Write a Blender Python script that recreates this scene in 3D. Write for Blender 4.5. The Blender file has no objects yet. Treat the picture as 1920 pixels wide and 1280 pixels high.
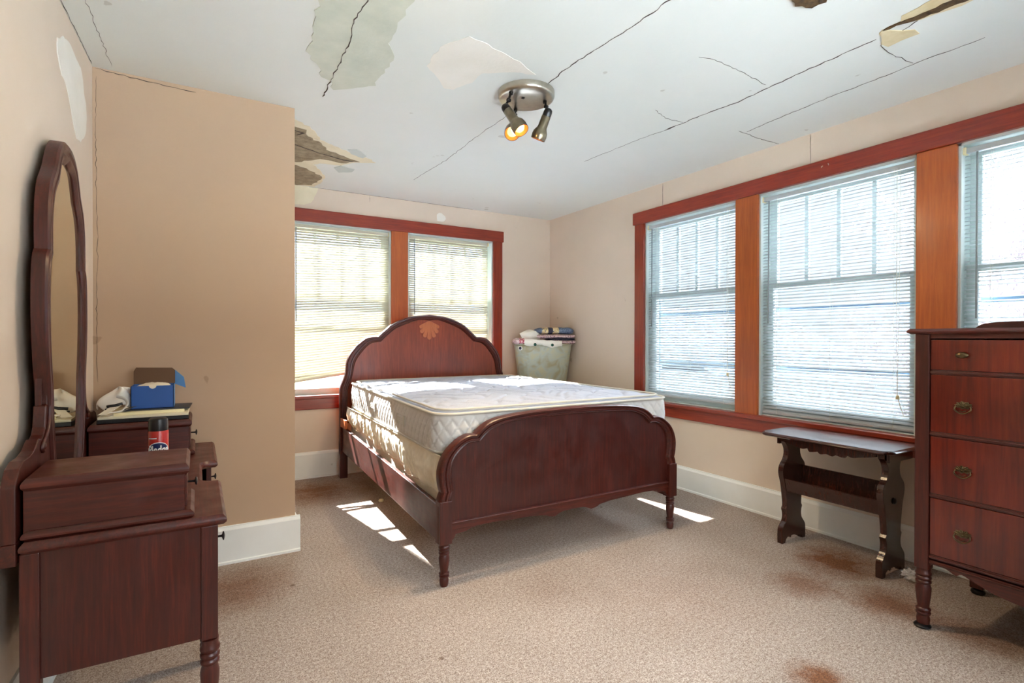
import bpy, bmesh, math, random
from mathutils import Vector, Matrix, noise
random.seed(7)
R = math.radians
C = bpy.context.scene.collection
sc = bpy.context.scene

# ------------------------------------------------------------------ camera, sky, sun, exposure
CAM_H = 1.157
cam_d = bpy.data.cameras.new('camera'); cam = bpy.data.objects.new('camera', cam_d); C.objects.link(cam)
yaw, pitch, roll = R(30.67), R(-0.363), R(0.085)
fwd = Vector((math.sin(yaw)*math.cos(pitch), math.cos(yaw)*math.cos(pitch), math.sin(pitch)))
rt = Vector((math.cos(yaw), -math.sin(yaw), 0)); up = rt.cross(fwd)
r2 = rt*math.cos(roll)+up*math.sin(roll); u2 = -rt*math.sin(roll)+up*math.cos(roll)
cam.matrix_world = Matrix(((r2.x, u2.x, -fwd.x, 0), (r2.y, u2.y, -fwd.y, 0), (r2.z, u2.z, -fwd.z, CAM_H), (0, 0, 0, 1)))
cam_d.sensor_width = 36; cam_d.lens = 18.70; cam_d.clip_start = 0.02; cam_d.clip_end = 300
sc.camera = cam
sc.view_settings.view_transform = 'Standard'; sc.view_settings.look = 'None'
sc.view_settings.gamma = 1; sc.view_settings.use_curve_mapping = False
sc.view_settings.exposure = 1.15
sc.cycles.use_denoising = True
sc.cycles.max_bounces = 12; sc.cycles.diffuse_bounces = 8; sc.cycles.transparent_max_bounces = 16
sc.cycles.sample_clamp_indirect = 12; sc.cycles.caustics_reflective = False; sc.cycles.caustics_refractive = False

SKY_STRENGTH = 13.0; REAR_FILL = 0.23
world = bpy.data.worlds.new('sky'); sc.world = world; world.use_nodes = True
wn = world.node_tree.nodes; wl = world.node_tree.links
bg = wn['Background']; bg.inputs['Strength'].default_value = SKY_STRENGTH
wtc = wn.new('ShaderNodeTexCoord'); wsep = wn.new('ShaderNodeSeparateXYZ'); wl.new(wtc.outputs['Generated'], wsep.inputs[0])
def wramp(src, stops):
    r = wn.new('ShaderNodeValToRGB'); wl.new(src, r.inputs['Fac'])
    for i, (p, c) in enumerate(stops): r.color_ramp.elements[i].position = p; r.color_ramp.elements[i].color = c
    return r.outputs['Color']
# thin haze near the horizon, brighter overhead, and an added bright area behind the camera as fill light
zen = wramp(wsep.outputs['Z'], [(0.27, (0.036, 0.040, 0.045, 1)), (0.60, (0.80, 0.90, 1.0, 1))])
neg = wn.new('ShaderNodeMath'); neg.operation = 'MULTIPLY'; neg.inputs[1].default_value = -1; wl.new(wsep.outputs['Y'], neg.inputs[0])
rear_fill = wramp(neg.outputs[0], [(0.25, (0, 0, 0, 1)), (0.75, (REAR_FILL, REAR_FILL, REAR_FILL, 1))])
add = wn.new('ShaderNodeMix'); add.data_type = 'RGBA'; add.blend_type = 'ADD'; add.clamp_result = False; add.inputs[0].default_value = 1
wl.new(zen, add.inputs[6]); wl.new(rear_fill, add.inputs[7]); wl.new(add.outputs[2], bg.inputs['Color'])

sun_d = bpy.data.lights.new('sun', 'SUN'); sun = bpy.data.objects.new('sun', sun_d); C.objects.link(sun)
sun_d.energy = 42.0; sun_d.angle = R(0.5); sun_d.color = (1.0, 0.965, 0.925)
sun.rotation_euler = Vector((0.16, -1.0, -0.82)).to_track_quat('-Z', 'Y').to_euler(); sun.location = (1, 9, 8)

# portals tell the renderer where daylight enters (they emit nothing)
def portal(loc, w, h, rot):
    d = bpy.data.lights.new('window_portal', 'AREA'); d.shape = 'RECTANGLE'; d.size = w; d.size_y = h
    d.cycles.is_portal = True
    o = bpy.data.objects.new('window_portal', d); C.objects.link(o); o.location = loc; o.rotation_euler = rot
# ------------------------------------------------------------------ materials
def srgb(r, g, b):
    f = lambda c: (c/255/12.92 if c/255 <= 0.04045 else ((c/255+0.055)/1.055)**2.4)
    return (f(r), f(g), f(b), 1)
def new_mat(name):
    m = bpy.data.materials.new(name); m.use_nodes = True
    n = m.node_tree.nodes; l = m.node_tree.links
    return m, n, l, n['Principled BSDF']
def coords(n, l, scale=(1, 1, 1), kind='Object'):
    tc = n.new('ShaderNodeTexCoord'); mp = n.new('ShaderNodeMapping'); mp.inputs['Scale'].default_value = scale
    l.new(tc.outputs[kind], mp.inputs['Vector']); return mp.outputs['Vector']
def tex(n, l, vec, scale, detail=4, rough=0.5, dist=0.0):
    t = n.new('ShaderNodeTexNoise'); l.new(vec, t.inputs['Vector'])
    t.inputs['Scale'].default_value = scale; t.inputs['Detail'].default_value = detail
    t.inputs['Roughness'].default_value = rough; t.inputs['Distortion'].default_value = dist
    return t.outputs['Fac']
def ramp(n, l, fac, stops):
    r = n.new('ShaderNodeValToRGB'); l.new(fac, r.inputs['Fac'])
    e = r.color_ramp.elements
    while len(e) < len(stops): e.new(0.5)
    for i, (p, c) in enumerate(stops): e[i].position = p; e[i].color = c
    return r.outputs['Color']
def bump(n, l, bs, h, strength, dist=0.01):
    b = n.new('ShaderNodeBump'); b.inputs['Strength'].default_value = strength; b.inputs['Distance'].default_value = dist
    l.new(h, b.inputs['Height']); l.new(b.outputs['Normal'], bs.inputs['Normal'])
def mix(n, l, fac, a, b, mode='MIX'):
    m = n.new('ShaderNodeMix'); m.data_type = 'RGBA'; m.blend_type = mode
    for sock, v in ((m.inputs[0], fac), (m.inputs[6], a), (m.inputs[7], b)):
        if hasattr(v, 'links') or hasattr(v, 'is_output'): l.new(v, sock)
        else: sock.default_value = v
    return m.outputs[2]
def mathn(n, l, op, a, b=None, clamp=False):
    m = n.new('ShaderNodeMath'); m.operation = op; m.use_clamp = clamp
    for i, v in enumerate((a, b)):
        if v is None: continue
        if hasattr(v, 'is_output'): l.new(v, m.inputs[i])
        else: m.inputs[i].default_value = v
    return m.outputs[0]

def paint(name, c1, c2, rough=0.75, bs_=0.08, scale=1.2, fine=60):
    m, n, l, b = new_mat(name); v = coords(n, l)
    col = ramp(n, l, tex(n, l, v, scale, 6, 0.6), [(0.3, c1), (0.7, c2)])
    sp = ramp(n, l, tex(n, l, v, 9, 2, 0.5), [(0.235, (0.45, 0.38, 0.3, 1)), (0.25, (1, 1, 1, 1))])
    col = mix(n, l, 0.35, col, sp, 'MULTIPLY')
    l.new(col, b.inputs['Base Color']); b.inputs['Roughness'].default_value = rough
    bump(n, l, b, tex(n, l, v, fine, 5, 0.6), bs_, 0.004); return m
def plain(name, col, rough=0.5, metal=0.0, bs_=0.0, scale=40, var=0.0):
    m, n, l, b = new_mat(name); v = coords(n, l)
    c2 = tuple(x*(1-var) for x in col[:3])+(1,)
    l.new(ramp(n, l, tex(n, l, v, scale*0.3, 4), [(0.35, col), (0.65, c2)]), b.inputs['Base Color'])
    b.inputs['Roughness'].default_value = rough; b.inputs['Metallic'].default_value = metal
    if bs_: bump(n, l, b, tex(n, l, v, scale, 4), bs_, 0.003)
    return m
def wood(name, dark, mid, light, axis='z', rough=0.34, coat=0.15, sc_=1.0, mottle=0.25):
    m, n, l, b = new_mat(name)
    s = {'x': (1.2, 22, 22), 'y': (22, 1.2, 22), 'z': (22, 22, 1.2)}[axis]
    s = tuple(k*sc_ for k in s)
    v = coords(n, l, s); v2 = coords(n, l, tuple(k*0.12 for k in s)); v3 = coords(n, l)
    g = ramp(n, l, tex(n, l, v, 4.5, 8, 0.7, 0.5), [(0.12, dark), (0.5, mid), (0.88, light)])
    bands = ramp(n, l, tex(n, l, v2, 1.6, 3, 0.5, 0.8), [(0.25, (0.74, 0.70, 0.68, 1)), (0.75, (1.12, 1.08, 1.05, 1))])
    col = mix(n, l, 0.6, g, bands, 'MULTIPLY')
    col = mix(n, l, mottle, col, ramp(n, l, tex(n, l, v3, 3.0, 4), [(0.35, (0.5, 0.42, 0.42, 1)), (0.65, (1.1, 1.0, 0.95, 1))]), 'MULTIPLY')
    l.new(col, b.inputs['Base Color'])
    l.new(ramp(n, l, tex(n, l, v3, 14, 5), [(0.3, (rough*.85 if rough < .27 else max(.30, rough*.95),)*3+(1,)), (0.7, (.262 if rough < .27 else max(.40, rough*1.4),)*3+(1,))]), b.inputs['Roughness'])
    b.inputs['Coat Weight'].default_value = coat; b.inputs['Coat Roughness'].default_value = 0.18
    bump(n, l, b, tex(n, l, v, 3, 6, 0.6), 0.12, 0.002); return m

WALL = paint('wall_paint', srgb(222, 206, 188), srgb(214, 198, 179))
WALL_SHADED = paint('closet_shaded_paint', srgb(190, 162, 132), srgb(184, 158, 134))  # same paint as the other walls, with this wall's shade put into the colour
WALLR = WALL
CEIL = paint('ceiling_paint', srgb(226, 228, 222), srgb(219, 223, 216), 0.85, 0.12)
BASEB = paint('baseboard_paint', srgb(238, 240, 236), srgb(228, 230, 224), 0.45, 0.03, 3)
SASH = paint('sash_paint', srgb(205, 216, 212), srgb(190, 203, 200), 0.5, 0.03, 3)
STORM = plain('storm_window_metal', srgb(120, 150, 180), 0.4)
MAH_X = wood('mahogany_x', srgb(30, 11, 8), srgb(74, 25, 15), srgb(114, 43, 24), 'x')
MAH_Y = wood('mahogany_y', srgb(30, 11, 8), srgb(74, 25, 15), srgb(114, 43, 24), 'y')
MAH_Z = wood('mahogany_z', srgb(30, 11, 8), srgb(68, 22, 14), srgb(104, 37, 21), 'z')
HEADP = wood('headboard_veneer', srgb(84, 32, 18), srgb(134, 58, 32), srgb(166, 82, 46), 'z', 0.28)
INLAY = wood('shell_inlay_wood', srgb(140, 74, 40), srgb(176, 100, 58), srgb(196, 122, 74), 'z', 0.3)
CHESTF = wood('chest_drawer_veneer', srgb(52, 15, 9), srgb(106, 31, 15), srgb(136, 50, 26), 'z', 0.25, 0.4, 0.4, 0.75)
TABLEW = wood('table_top_wood', srgb(34, 16, 14), srgb(66, 32, 26), srgb(92, 52, 42), 'y', 0.22, 0.5)
TABLEL = wood('table_leg_wood', srgb(30, 14, 11), srgb(58, 28, 20), srgb(84, 46, 34), 'z', 0.25, 0.4)
CASX = wood('stained_casing_x', srgb(92, 20, 8), srgb(140, 42, 16), srgb(172, 70, 28), 'x', 0.3, 0.3, 0.7)
CASY = wood('stained_casing_y', srgb(92, 20, 8), srgb(150, 46, 18), srgb(184, 74, 30), 'y', 0.3, 0.3, 0.7)
CASZ = wood('stained_casing_z', srgb(90, 20, 8), srgb(138, 42, 16), srgb(170, 70, 28), 'z', 0.3, 0.3, 0.7)
POSTZ = wood('stained_post_z', srgb(144, 66, 20), srgb(180, 90, 30), srgb(204, 116, 44), 'z', 0.35, 0.25, 0.7)
BLACK = plain('black_plastic', srgb(22, 22, 24), 0.3)
BLACKM = plain('blackened_metal', srgb(24, 22, 24), 0.35, 0.4)
NICKEL = plain('brushed_nickel', srgb(190, 184, 168), 0.28, 1.0, 0.05, 120, 0.12)
NICKD = plain('antique_nickel', srgb(142, 132, 110), 0.3, 1.0, 0.08, 120, 0.25)
BRASS = plain('antique_brass', srgb(112, 96, 70), 0.32, 1.0, 0.2, 90, 0.45)
CREAM = plain('cream_plastic', srgb(226, 214, 170), 0.4)
WHITEP = plain('white_plastic', srgb(235, 235, 228), 0.4)
CORD = plain('blind_cord', srgb(225, 225, 210), 0.8)
WAND = plain('grey_wand', srgb(130, 138, 140), 0.25)
CRACK = plain('crack_shadow_gap', srgb(76, 66, 58), 0.95)
PATCH_G = paint('bare_plaster_green_grey', srgb(212, 214, 198), srgb(196, 202, 186), 0.9, 0.3, 8)
PATCH_W = paint('fresh_plaster_white', srgb(238, 234, 224), srgb(228, 224, 212), 0.9, 0.2, 4)
PATCH_C = paint('cream_primer', srgb(232, 224, 198), srgb(220, 210, 180), 0.9, 0.2, 8)
PATCH_B = paint('water_damaged_plaster', srgb(170, 156, 128), srgb(128, 114, 90), 0.95, 0.8, 22, 90)
PATCH_D = paint('broken_lath', srgb(110, 84, 46), srgb(52, 36, 22), 0.95, 1.0, 40, 90)
PATCH_T = paint('tan_paper_backing', srgb(224, 210, 174), srgb(206, 188, 144), 0.95, 0.4, 14)
PATCH_GR = paint('thin_grey_skim', srgb(200, 206, 200), srgb(192, 200, 192), 0.9, 0.2, 4)

def fabric(name, c1, c2, scale=400, bs_=0.25, rough=0.9):
    m, n, l, b = new_mat(name); v = coords(n, l)
    l.new(ramp(n, l, tex(n, l, v, 6, 4), [(0.3, c1), (0.7, c2)]), b.inputs['Base Color'])
    b.inputs['Roughness'].default_value = rough; b.inputs['Sheen Weight'].default_value = 0.2
    bump(n, l, b, tex(n, l, v, scale, 2), bs_, 0.001); return m
MATTOP = fabric('mattress_ticking', srgb(172, 180, 197), srgb(162, 171, 190))
MATSIDE = fabric('mattress_border_fabric', srgb(216, 214, 208), srgb(206, 204, 200))
PIPING = fabric('mattress_piping_fabric', srgb(206, 202, 188), srgb(192, 190, 180))
SHEET = fabric('cream_sheet_cotton', srgb(240, 234, 214), srgb(230, 220, 194))
COMF = fabric('white_comforter', srgb(236, 234, 222), srgb(222, 220, 208), 120)

def speckle(name, c1, c2, c3, scale):
    m, n, l, b = new_mat(name); v = coords(n, l)
    vo = n.new('ShaderNodeTexVoronoi'); l.new(v, vo.inputs['Vector']); vo.inputs['Scale'].default_value = scale
    sep = n.new('ShaderNodeSeparateColor'); l.new(vo.outputs['Color'], sep.inputs[0])
    r = ramp(n, l, sep.outputs[0], [(0.0, c1), (0.45, c2), (0.8, c3)])
    n[-1].color_ramp.interpolation = 'CONSTANT' if hasattr(n[-1], 'color_ramp') else None
    l.new(r, b.inputs['Base Color']); b.inputs['Roughness'].default_value = 0.9
    return m
Q_PINK = speckle('pink_floral_quilt', srgb(226, 206, 204), srgb(206, 170, 176), srgb(120, 90, 110), 130)
Q_RED = speckle('red_patch_cloth', srgb(190, 100, 110), srgb(230, 190, 190), srgb(160, 60, 80), 90)
Q_BLUE = speckle('blue_quilt_cloth', srgb(92, 108, 134), srgb(124, 140, 162), srgb(70, 84, 112), 200)
Q_CREAM = speckle('cream_floral_cloth', srgb(222, 208, 170), srgb(206, 186, 132), srgb(90, 90, 96), 120)
Q_NAVY = plain('navy_cloth', srgb(44, 46, 66), 0.9)
Q_GREEN = plain('green_leaf_print', srgb(40, 96, 82), 0.9)

# carpet with traffic stains
def carpet():
    m, n, l, b = new_mat('beige_carpet'); v = coords(n, l)
    base = ramp(n, l, tex(n, l, v, 1.6, 5, 0.6), [(0.3, srgb(190, 181, 173)), (0.7, srgb(206, 198, 191))])
    fib = ramp(n, l, tex(n, l, v, 210, 2, 0.75), [(0.33, srgb(104, 82, 68)), (0.47, srgb(212, 200, 190)), (0.62, srgb(255, 253, 250))])
    col = mix(n, l, 0.85, base, fib, 'MULTIPLY')
    tuft = ramp(n, l, tex(n, l, v, 75, 3, 0.8), [(0.34, srgb(190, 172, 160)), (0.62, (1.12, 1.1, 1.08, 1))])
    col = mix(n, l, 0.8, col, tuft, 'MULTIPLY')
    stains = [((0.15, 2.75), 0.42, 0.55, 1), ((0.8, 4.2), 0.6, 0.75, 1), ((2.85, 1.5), 0.42, 0.75, 0), ((2.6, 1.15), 0.35, 0.6, 0),
              ((2.62, 0.85), 0.3, 0.5, 0), ((1.82, 1.02), 0.2, 0.8, 0), ((2.45, 1.45), 0.3, 0.5, 0), ((2.9, 0.6), 0.5, 0.5, 0),
              ((1.9, 1.7), 0.7, 0.18, 1), ((1.4, 2.0), 0.3, 0.12, 1)]
    nf = tex(n, l, v, 9, 8, 0.85)
    tc = n.new('ShaderNodeTexCoord')
    for (x, y), rad, st, soft in stains:
        mp = n.new('ShaderNodeMapping'); mp.vector_type = 'POINT'; mp.inputs['Location'].default_value = (-x/rad, -y/rad, 0)
        mp.inputs['Scale'].default_value = (1/rad, 1/rad, 1/rad); l.new(tc.outputs['Object'], mp.inputs['Vector'])
        gr = n.new('ShaderNodeTexGradient'); gr.gradient_type = 'SPHERICAL'; l.new(mp.outputs[0], gr.inputs[0])
        f = mathn(n, l, 'MULTIPLY', gr.outputs['Fac'], nf)
        f = ramp(n, l, f, [(0.12 if soft else 0.2, (0, 0, 0, 1)), (0.45 if soft else 0.42, (min(1, st*1.35),)*3+(1,))])
        col = mix(n, l, f, col, mix(n, l, 1.0, col, srgb(190, 138, 96), 'MULTIPLY'))
    # small dark spots
    vo = n.new('ShaderNodeTexVoronoi'); vo.inputs['Scale'].default_value = 3.5; l.new(v, vo.inputs['Vector'])
    sp = ramp(n, l, vo.outputs['Distance'], [(0.025, (0.35, 0.25, 0.18, 1)), (0.05, (1, 1, 1, 1))])
    col = mix(n, l, 0.8, col, sp, 'MULTIPLY')
    l.new(col, b.inputs['Base Color']); b.inputs['Roughness'].default_value = 0.95
    h = mathn(n, l, 'ADD', tex(n, l, v, 150, 3, 0.7), mathn(n, l, 'MULTIPLY', tex(n, l, v, 14, 4), 0.4))
    bump(n, l, b, h, 0.6, 0.008); return m
CARPET = carpet()

def glass_mat(name, tint=(0.97, 0.99, 1, 1)):
    m, n, l, b = new_mat(name); n.remove(b)
    t = n.new('ShaderNodeBsdfTransparent'); t.inputs[0].default_value = tint
    g = n.new('ShaderNodeBsdfGlossy'); g.inputs['Roughness'].default_value = 0.02
    fr = n.new('ShaderNodeFresnel'); fr.inputs[0].default_value = 1.35
    mx = n.new('ShaderNodeMixShader'); l.new(fr.outputs[0], mx.inputs[0]); l.new(t.outputs[0], mx.inputs[1]); l.new(g.outputs[0], mx.inputs[2])
    l.new(mx.outputs[0], n['Material Output'].inputs[0]); return m
GLASS = glass_mat('window_glass')
def translucent(name, col, amt, rough=0.45):
    m, n, l, b = new_mat(name); v = coords(n, l)
    c = ramp(n, l, tex(n, l, v, 5, 3), [(0.3, col), (0.7, tuple(x*0.94 for x in col[:3])+(1,))])
    l.new(c, b.inputs['Base Color']); b.inputs['Roughness'].default_value = rough
    t = n.new('ShaderNodeBsdfTranslucent'); l.new(c, t.inputs[0])
    mx = n.new('ShaderNodeMixShader'); mx.inputs[0].default_value = amt
    l.new(b.outputs[0], mx.inputs[1]); l.new(t.outputs[0], mx.inputs[2]); l.new(mx.outputs[0], n['Material Output'].inputs[0]); return m
SLATW = translucent('white_vinyl_slat', srgb(186, 194, 197), 0.02)
SLATC = translucent('cream_vinyl_slat', srgb(196, 193, 176), 0.02)
BASKET = translucent('frosted_basket_plastic', srgb(222, 220, 190), 0.4)
_n = BASKET.node_tree.nodes; _r = [x for x in _n if x.type == 'VALTORGB'][0]; _t = [x for x in _n if x.type == 'TEX_NOISE'][0]
_t.inputs['Scale'].default_value = 7; _t.inputs['Detail'].default_value = 5; _t.inputs['Distortion'].default_value = 1.2
_r.color_ramp.elements[0].position = .36; _r.color_ramp.elements[1].position = .66; _r.color_ramp.elements[1].color = srgb(200, 194, 158)
_e = _r.color_ramp.elements.new(.5); _e.color = srgb(212, 220, 208)
MIRROR, n_, l_, b_ = new_mat('mirror_silver'); b_.inputs['Metallic'].default_value = 1; b_.inputs['Roughness'].default_value = 0.015
l_.new(ramp(n_, l_, tex(n_, l_, coords(n_, l_), 2.0, 3), [(0.3, srgb(232, 226, 198)), (0.7, srgb(226, 220, 190))]), b_.inputs['Base Color'])
def emis(name, col, s):
    m, n, l, b = new_mat(name); b.inputs['Emission Color'].default_value = col; b.inputs['Emission Strength'].default_value = s
    b.inputs['Base Color'].default_value = col; return m

# ------------------------------------------------------------------ mesh helpers
class MB:
    def __init__(s): s.v = []; s.f = []; s.mi = []; s.cur = 0
    def add(s, vs, fs):
        o = len(s.v); s.v += [tuple(p) for p in vs]; s.f += [tuple(i+o for i in f) for f in fs]; s.mi += [s.cur]*len(fs); return s
    def box(s, x0, x1, y0, y1, z0, z1):
        vs = [(x, y, z) for z in (z0, z1) for y in (y0, y1) for x in (x0, x1)]
        return s.add(vs, [(0, 2, 3, 1), (4, 5, 7, 6), (0, 1, 5, 4), (2, 6, 7, 3), (0, 4, 6, 2), (1, 3, 7, 5)])
    def hexa(s, vs): return s.add(vs, [(0, 2, 3, 1), (4, 5, 7, 6), (0, 1, 5, 4), (2, 6, 7, 3), (0, 4, 6, 2), (1, 3, 7, 5)])
    def prism(s, pts, a, b, fn):   # pts 2D outline, fn(u,v,d)->xyz
        n = len(pts); vs = [fn(u, v, a) for u, v in pts]+[fn(u, v, b) for u, v in pts]
        fs = [tuple(range(n-1, -1, -1)), tuple(range(n, 2*n))]+[(i, (i+1) % n, n+(i+1) % n, n+i) for i in range(n)]
        return s.add(vs, fs)
    def lathe(s, prof, c=(0, 0, 0), axis=(0, 0, 1), n=24, caps=True):
        q = Vector((0, 0, 1)).rotation_difference(Vector(axis).normalized()); c = Vector(c)
        vs = []; m = len(prof)
        for r, z in prof:
            for k in range(n):
                a = 2*math.pi*k/n; vs.append(c+q @ Vector((r*math.cos(a), r*math.sin(a), z)))
        fs = [(i*n+k, i*n+(k+1) % n, (i+1)*n+(k+1) % n, (i+1)*n+k) for i in range(m-1) for k in range(n)]
        if caps: fs += [tuple(range(n-1, -1, -1)), tuple((m-1)*n+k for k in range(n))]
        return s.add(vs, fs)
    def tube(s, pts, r, n=8, closed=False, flat=None):
        pts = [Vector(p) for p in pts]; m = len(pts); vs = []; prev = None
        for i, p in enumerate(pts):
            if closed: t = pts[(i+1) % m]-pts[i-1]
            else: t = pts[min(i+1, m-1)]-pts[max(i-1, 0)]
            t.normalize()
            if prev is None:
                a = Vector((0, 0, 1)) if abs(t.z) < 0.9 else Vector((1, 0, 0)); nn = (a-t*a.dot(t)).normalized()
            else: nn = (prev-t*prev.dot(t)).normalized()
            prev = nn; bb = t.cross(nn); rr = r[i] if isinstance(r, (list, tuple)) else r
            for k in range(n):
                an = 2*math.pi*k/n; vs.append(p+nn*(rr*math.cos(an))+bb*(rr*math.sin(an)*(flat or 1)))
        fs = [(i*n+k, i*n+(k+1) % n, ((i+1) % m)*n+(k+1) % n, ((i+1) % m)*n+k) for i in range(m if closed else m-1) for k in range(n)]
        if not closed: fs += [tuple(range(n-1, -1, -1)), tuple((m-1)*n+k for k in range(n))]
        return s.add(vs, fs)
    def grid(s, fn, nu, nv, closed_u=False):
        vs = [fn(i/(nu if closed_u else nu-1), j/(nv-1)) for j in range(nv) for i in range(nu)]
        fs = [(j*nu+i, j*nu+(i+1) % nu, (j+1)*nu+(i+1) % nu, (j+1)*nu+i) for j in range(nv-1) for i in range(nu if closed_u else nu-1)]
        return s.add(vs, fs)
    def band(s, outer, inner, prof, fn, closed=False):
        # solid frame swept between two outlines; prof = [(t, depth)] closed cross section; fn(u,v,d)
        m = len(outer); k = len(prof); vs = []
        for (ou, ov), (iu, iv) in zip(outer, inner):
            for t, d in prof: vs.append(fn(ou+(iu-ou)*t, ov+(iv-ov)*t, d))
        fs = [(i*k+j, i*k+(j+1) % k, ((i+1) % m)*k+(j+1) % k, ((i+1) % m)*k+j) for i in range(m if closed else m-1) for j in range(k)]
        if not closed: fs += [tuple(range(k-1, -1, -1)), tuple((m-1)*k+j for j in range(k))]
        return s.add(vs, fs)
    def build(s, name, mat, parent=None, bevel=0, smooth=None, seg=2):
        me = bpy.data.meshes.new(name); off = Vector(parent['_org']) if parent is not None and '_org' in parent else Vector((0, 0, 0))
        me.from_pydata([tuple(Vector(v)-off) for v in s.v], [], s.f)
        mats = mat if isinstance(mat, (list, tuple)) else [mat]
        for m in mats: me.materials.append(m)
        if len(mats) > 1: me.polygons.foreach_set('material_index', s.mi)
        bm = bmesh.new(); bm.from_mesh(me); bmesh.ops.recalc_face_normals(bm, faces=bm.faces); bm.to_mesh(me); bm.free()
        if smooth is not None:
            for p in me.polygons: p.use_smooth = True
            if smooth < 180: me.set_sharp_from_angle(angle=R(smooth))
        o = bpy.data.objects.new(name, me); C.objects.link(o)
        if parent is not None: o.parent = parent; o['_org'] = tuple(off)
        if bevel:
            md = o.modifiers.new('bevel', 'BEVEL'); md.width = bevel; md.segments = seg; md.limit_method = 'ANGLE'; md.angle_limit = R(35)
        return o
def thing(name, label, cat, loc, group=None):
    o = bpy.data.objects.new(name, None); C.objects.link(o); o.location = loc; o.empty_display_size = 0.05
    o['_org'] = tuple(loc); o['label'] = label; o['category'] = cat
    if group: o['group'] = group
    return o
def tag(o, label, cat, group=None, kind=None):
    o['label'] = label; o['category'] = cat
    if group: o['group'] = group
    if kind: o['kind'] = kind
    return o
def struct(o, label=None):
    o['kind'] = 'structure'
    if label: o['label'] = label
    return o
def crspline(pts, n=6, corners=()):
    # Catmull-Rom through pts, split at corner indices
    out = []; cs = sorted(set([0, len(pts)-1]+list(corners)))
    for a, b in zip(cs[:-1], cs[1:]):
        seg = pts[a:b+1]
        for i in range(len(seg)-1):
            p0 = seg[max(i-1, 0)]; p1 = seg[i]; p2 = seg[i+1]; p3 = seg[min(i+2, len(seg)-1)]
            for k in range(n):
                t = k/n
                out.append(tuple(0.5*((2*p1[j])+(-p0[j]+p2[j])*t+(2*p0[j]-5*p1[j]+4*p2[j]-p3[j])*t*t+(-p0[j]+3*p1[j]-3*p2[j]+p3[j])*t**3) for j in range(len(p1))))
    out.append(tuple(pts[-1])); return out
def mirror_half(pts): return [(-u, z) for u, z in reversed(pts[1:])]+list(pts)
def jag(pts, amp, step, closed=True, seed=1):
    rnd = random.Random(seed); out = []; m = len(pts)
    for i in range(m if closed else m-1):
        a = Vector(pts[i]); b = Vector(pts[(i+1) % m]); L = (b-a).length; k = max(1, int(L/step)); nrm = Vector((-(b-a).y, (b-a).x)).normalized() if L > 1e-6 else Vector((0, 0))
        for j in range(k):
            p = a.lerp(b, j/k)+nrm*(rnd.uniform(-amp, amp) if j else 0); out.append((p.x, p.y))
    if not closed: out.append(tuple(pts[-1]))
    return out
def ribbon(mb, pts, w, fn, d0, d1, seed=3):
    rnd = random.Random(seed); p = [Vector(q) for q in pts]; m = len(p)
    L = []; Rr = []
    for i in range(m):
        t = (p[min(i+1, m-1)]-p[max(i-1, 0)]).normalized(); nn = Vector((-t.y, t.x)); ww = w*rnd.uniform(0.35, 1.3)/2*(0.15 if i in (0, m-1) else 1)
        L.append(p[i]+nn*ww); Rr.append(p[i]-nn*ww)
    for i in range(m-1):
        q = [L[i], L[i+1], Rr[i+1], Rr[i]]
        mb.prism([(a.x, a.y) for a in q], d0, d1, fn)

# ------------------------------------------------------------------ room shell
H = 2.40; XR = 3.21; YB = 4.63; YF = -0.62; YC = 3.09; XC = 0.46
lw = lambda y: -0.41-0.04*(3.08-y)            # the left wall runs slightly off square
Zc = lambda u, v, d: (u, v, H-d)
fl = MB(); fl.add([(-0.60, YF, 0), (XR+0.02, YF, 0), (XR+0.02, YB+0.02, 0), (-0.60, YB+0.02, 0), (-0.60, YF, -0.1), (XR+0.02, YF, -0.1), (XR+0.02, YB+0.02, -0.1), (-0.60, YB+0.02, -0.1)],
       [(0, 1, 2, 3), (7, 6, 5, 4), (0, 4, 5, 1), (1, 5, 6, 2), (2, 6, 7, 3), (3, 7, 4, 0)])
floor = struct(fl.build('floor', CARPET), 'worn beige carpet with brown stains')
ceiling = struct(MB().box(-0.75, XR+0.15, YF-0.15, YB+0.15, H, H+0.12).build('ceiling', CEIL), 'white ceiling with cracks and patched plaster')

# window openings
BACK = [(0.615, 1.49), (1.645, 2.52)]; RIGHT = [(2.37, 3.24), (1.30, 2.20), (0.23, 1.13)]
ZS, ZT = 0.645, 2.11
def wall_with_openings(mb, a0, a1, opens, fn, th=0.15):
    def bx(p, q, z0, z1):
        c = [fn(a, d, z) for z in (z0, z1) for d in (0, th) for a in (p, q)]; mb.hexa(c)
    opens = sorted(opens); bx(a0, a1, 0, ZS-0.03); bx(a0, a1, ZT, H)
    cur = a0
    for p, q in opens: bx(cur, p, ZS-0.03, ZT); cur = q
    bx(cur, a1, ZS-0.03, ZT)
fb = lambda a, d, z: (a, YB+d, z)
fr_ = lambda a, d, z: (XR+d, a, z)
w = MB(); wall_with_openings(w, -0.75, XR+0.15, BACK, fb); wall_back = struct(w.build('wall_back', WALL), 'beige wall behind the bed')
w = MB(); wall_with_openings(w, YF-0.15, YB, RIGHT, fr_); wall_right = struct(w.build('wall_right', WALL), 'beige wall with three windows')
w = MB(); w.hexa([(lw(YF-0.1)-0.12, YF-0.1, 0), (lw(YF-0.1), YF-0.1, 0), (lw(YC)-0.12, YC, 0), (lw(YC), YC, 0), (lw(YF-0.1)-0.12, YF-0.1, H), (lw(YF-0.1), YF-0.1, H), (lw(YC)-0.12, YC, H), (lw(YC), YC, H)])
wall_left = struct(w.build('wall_left', WALL), 'pale wall behind the vanity')
wall_closet = struct(MB().box(-0.60, XC, YC, YB, 0, H).build('wall_closet', WALL_SHADED), 'closet wall standing into the room, its shade put into the colour')
ff = lambda a, d, z: (a, YF-d, z)
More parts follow.
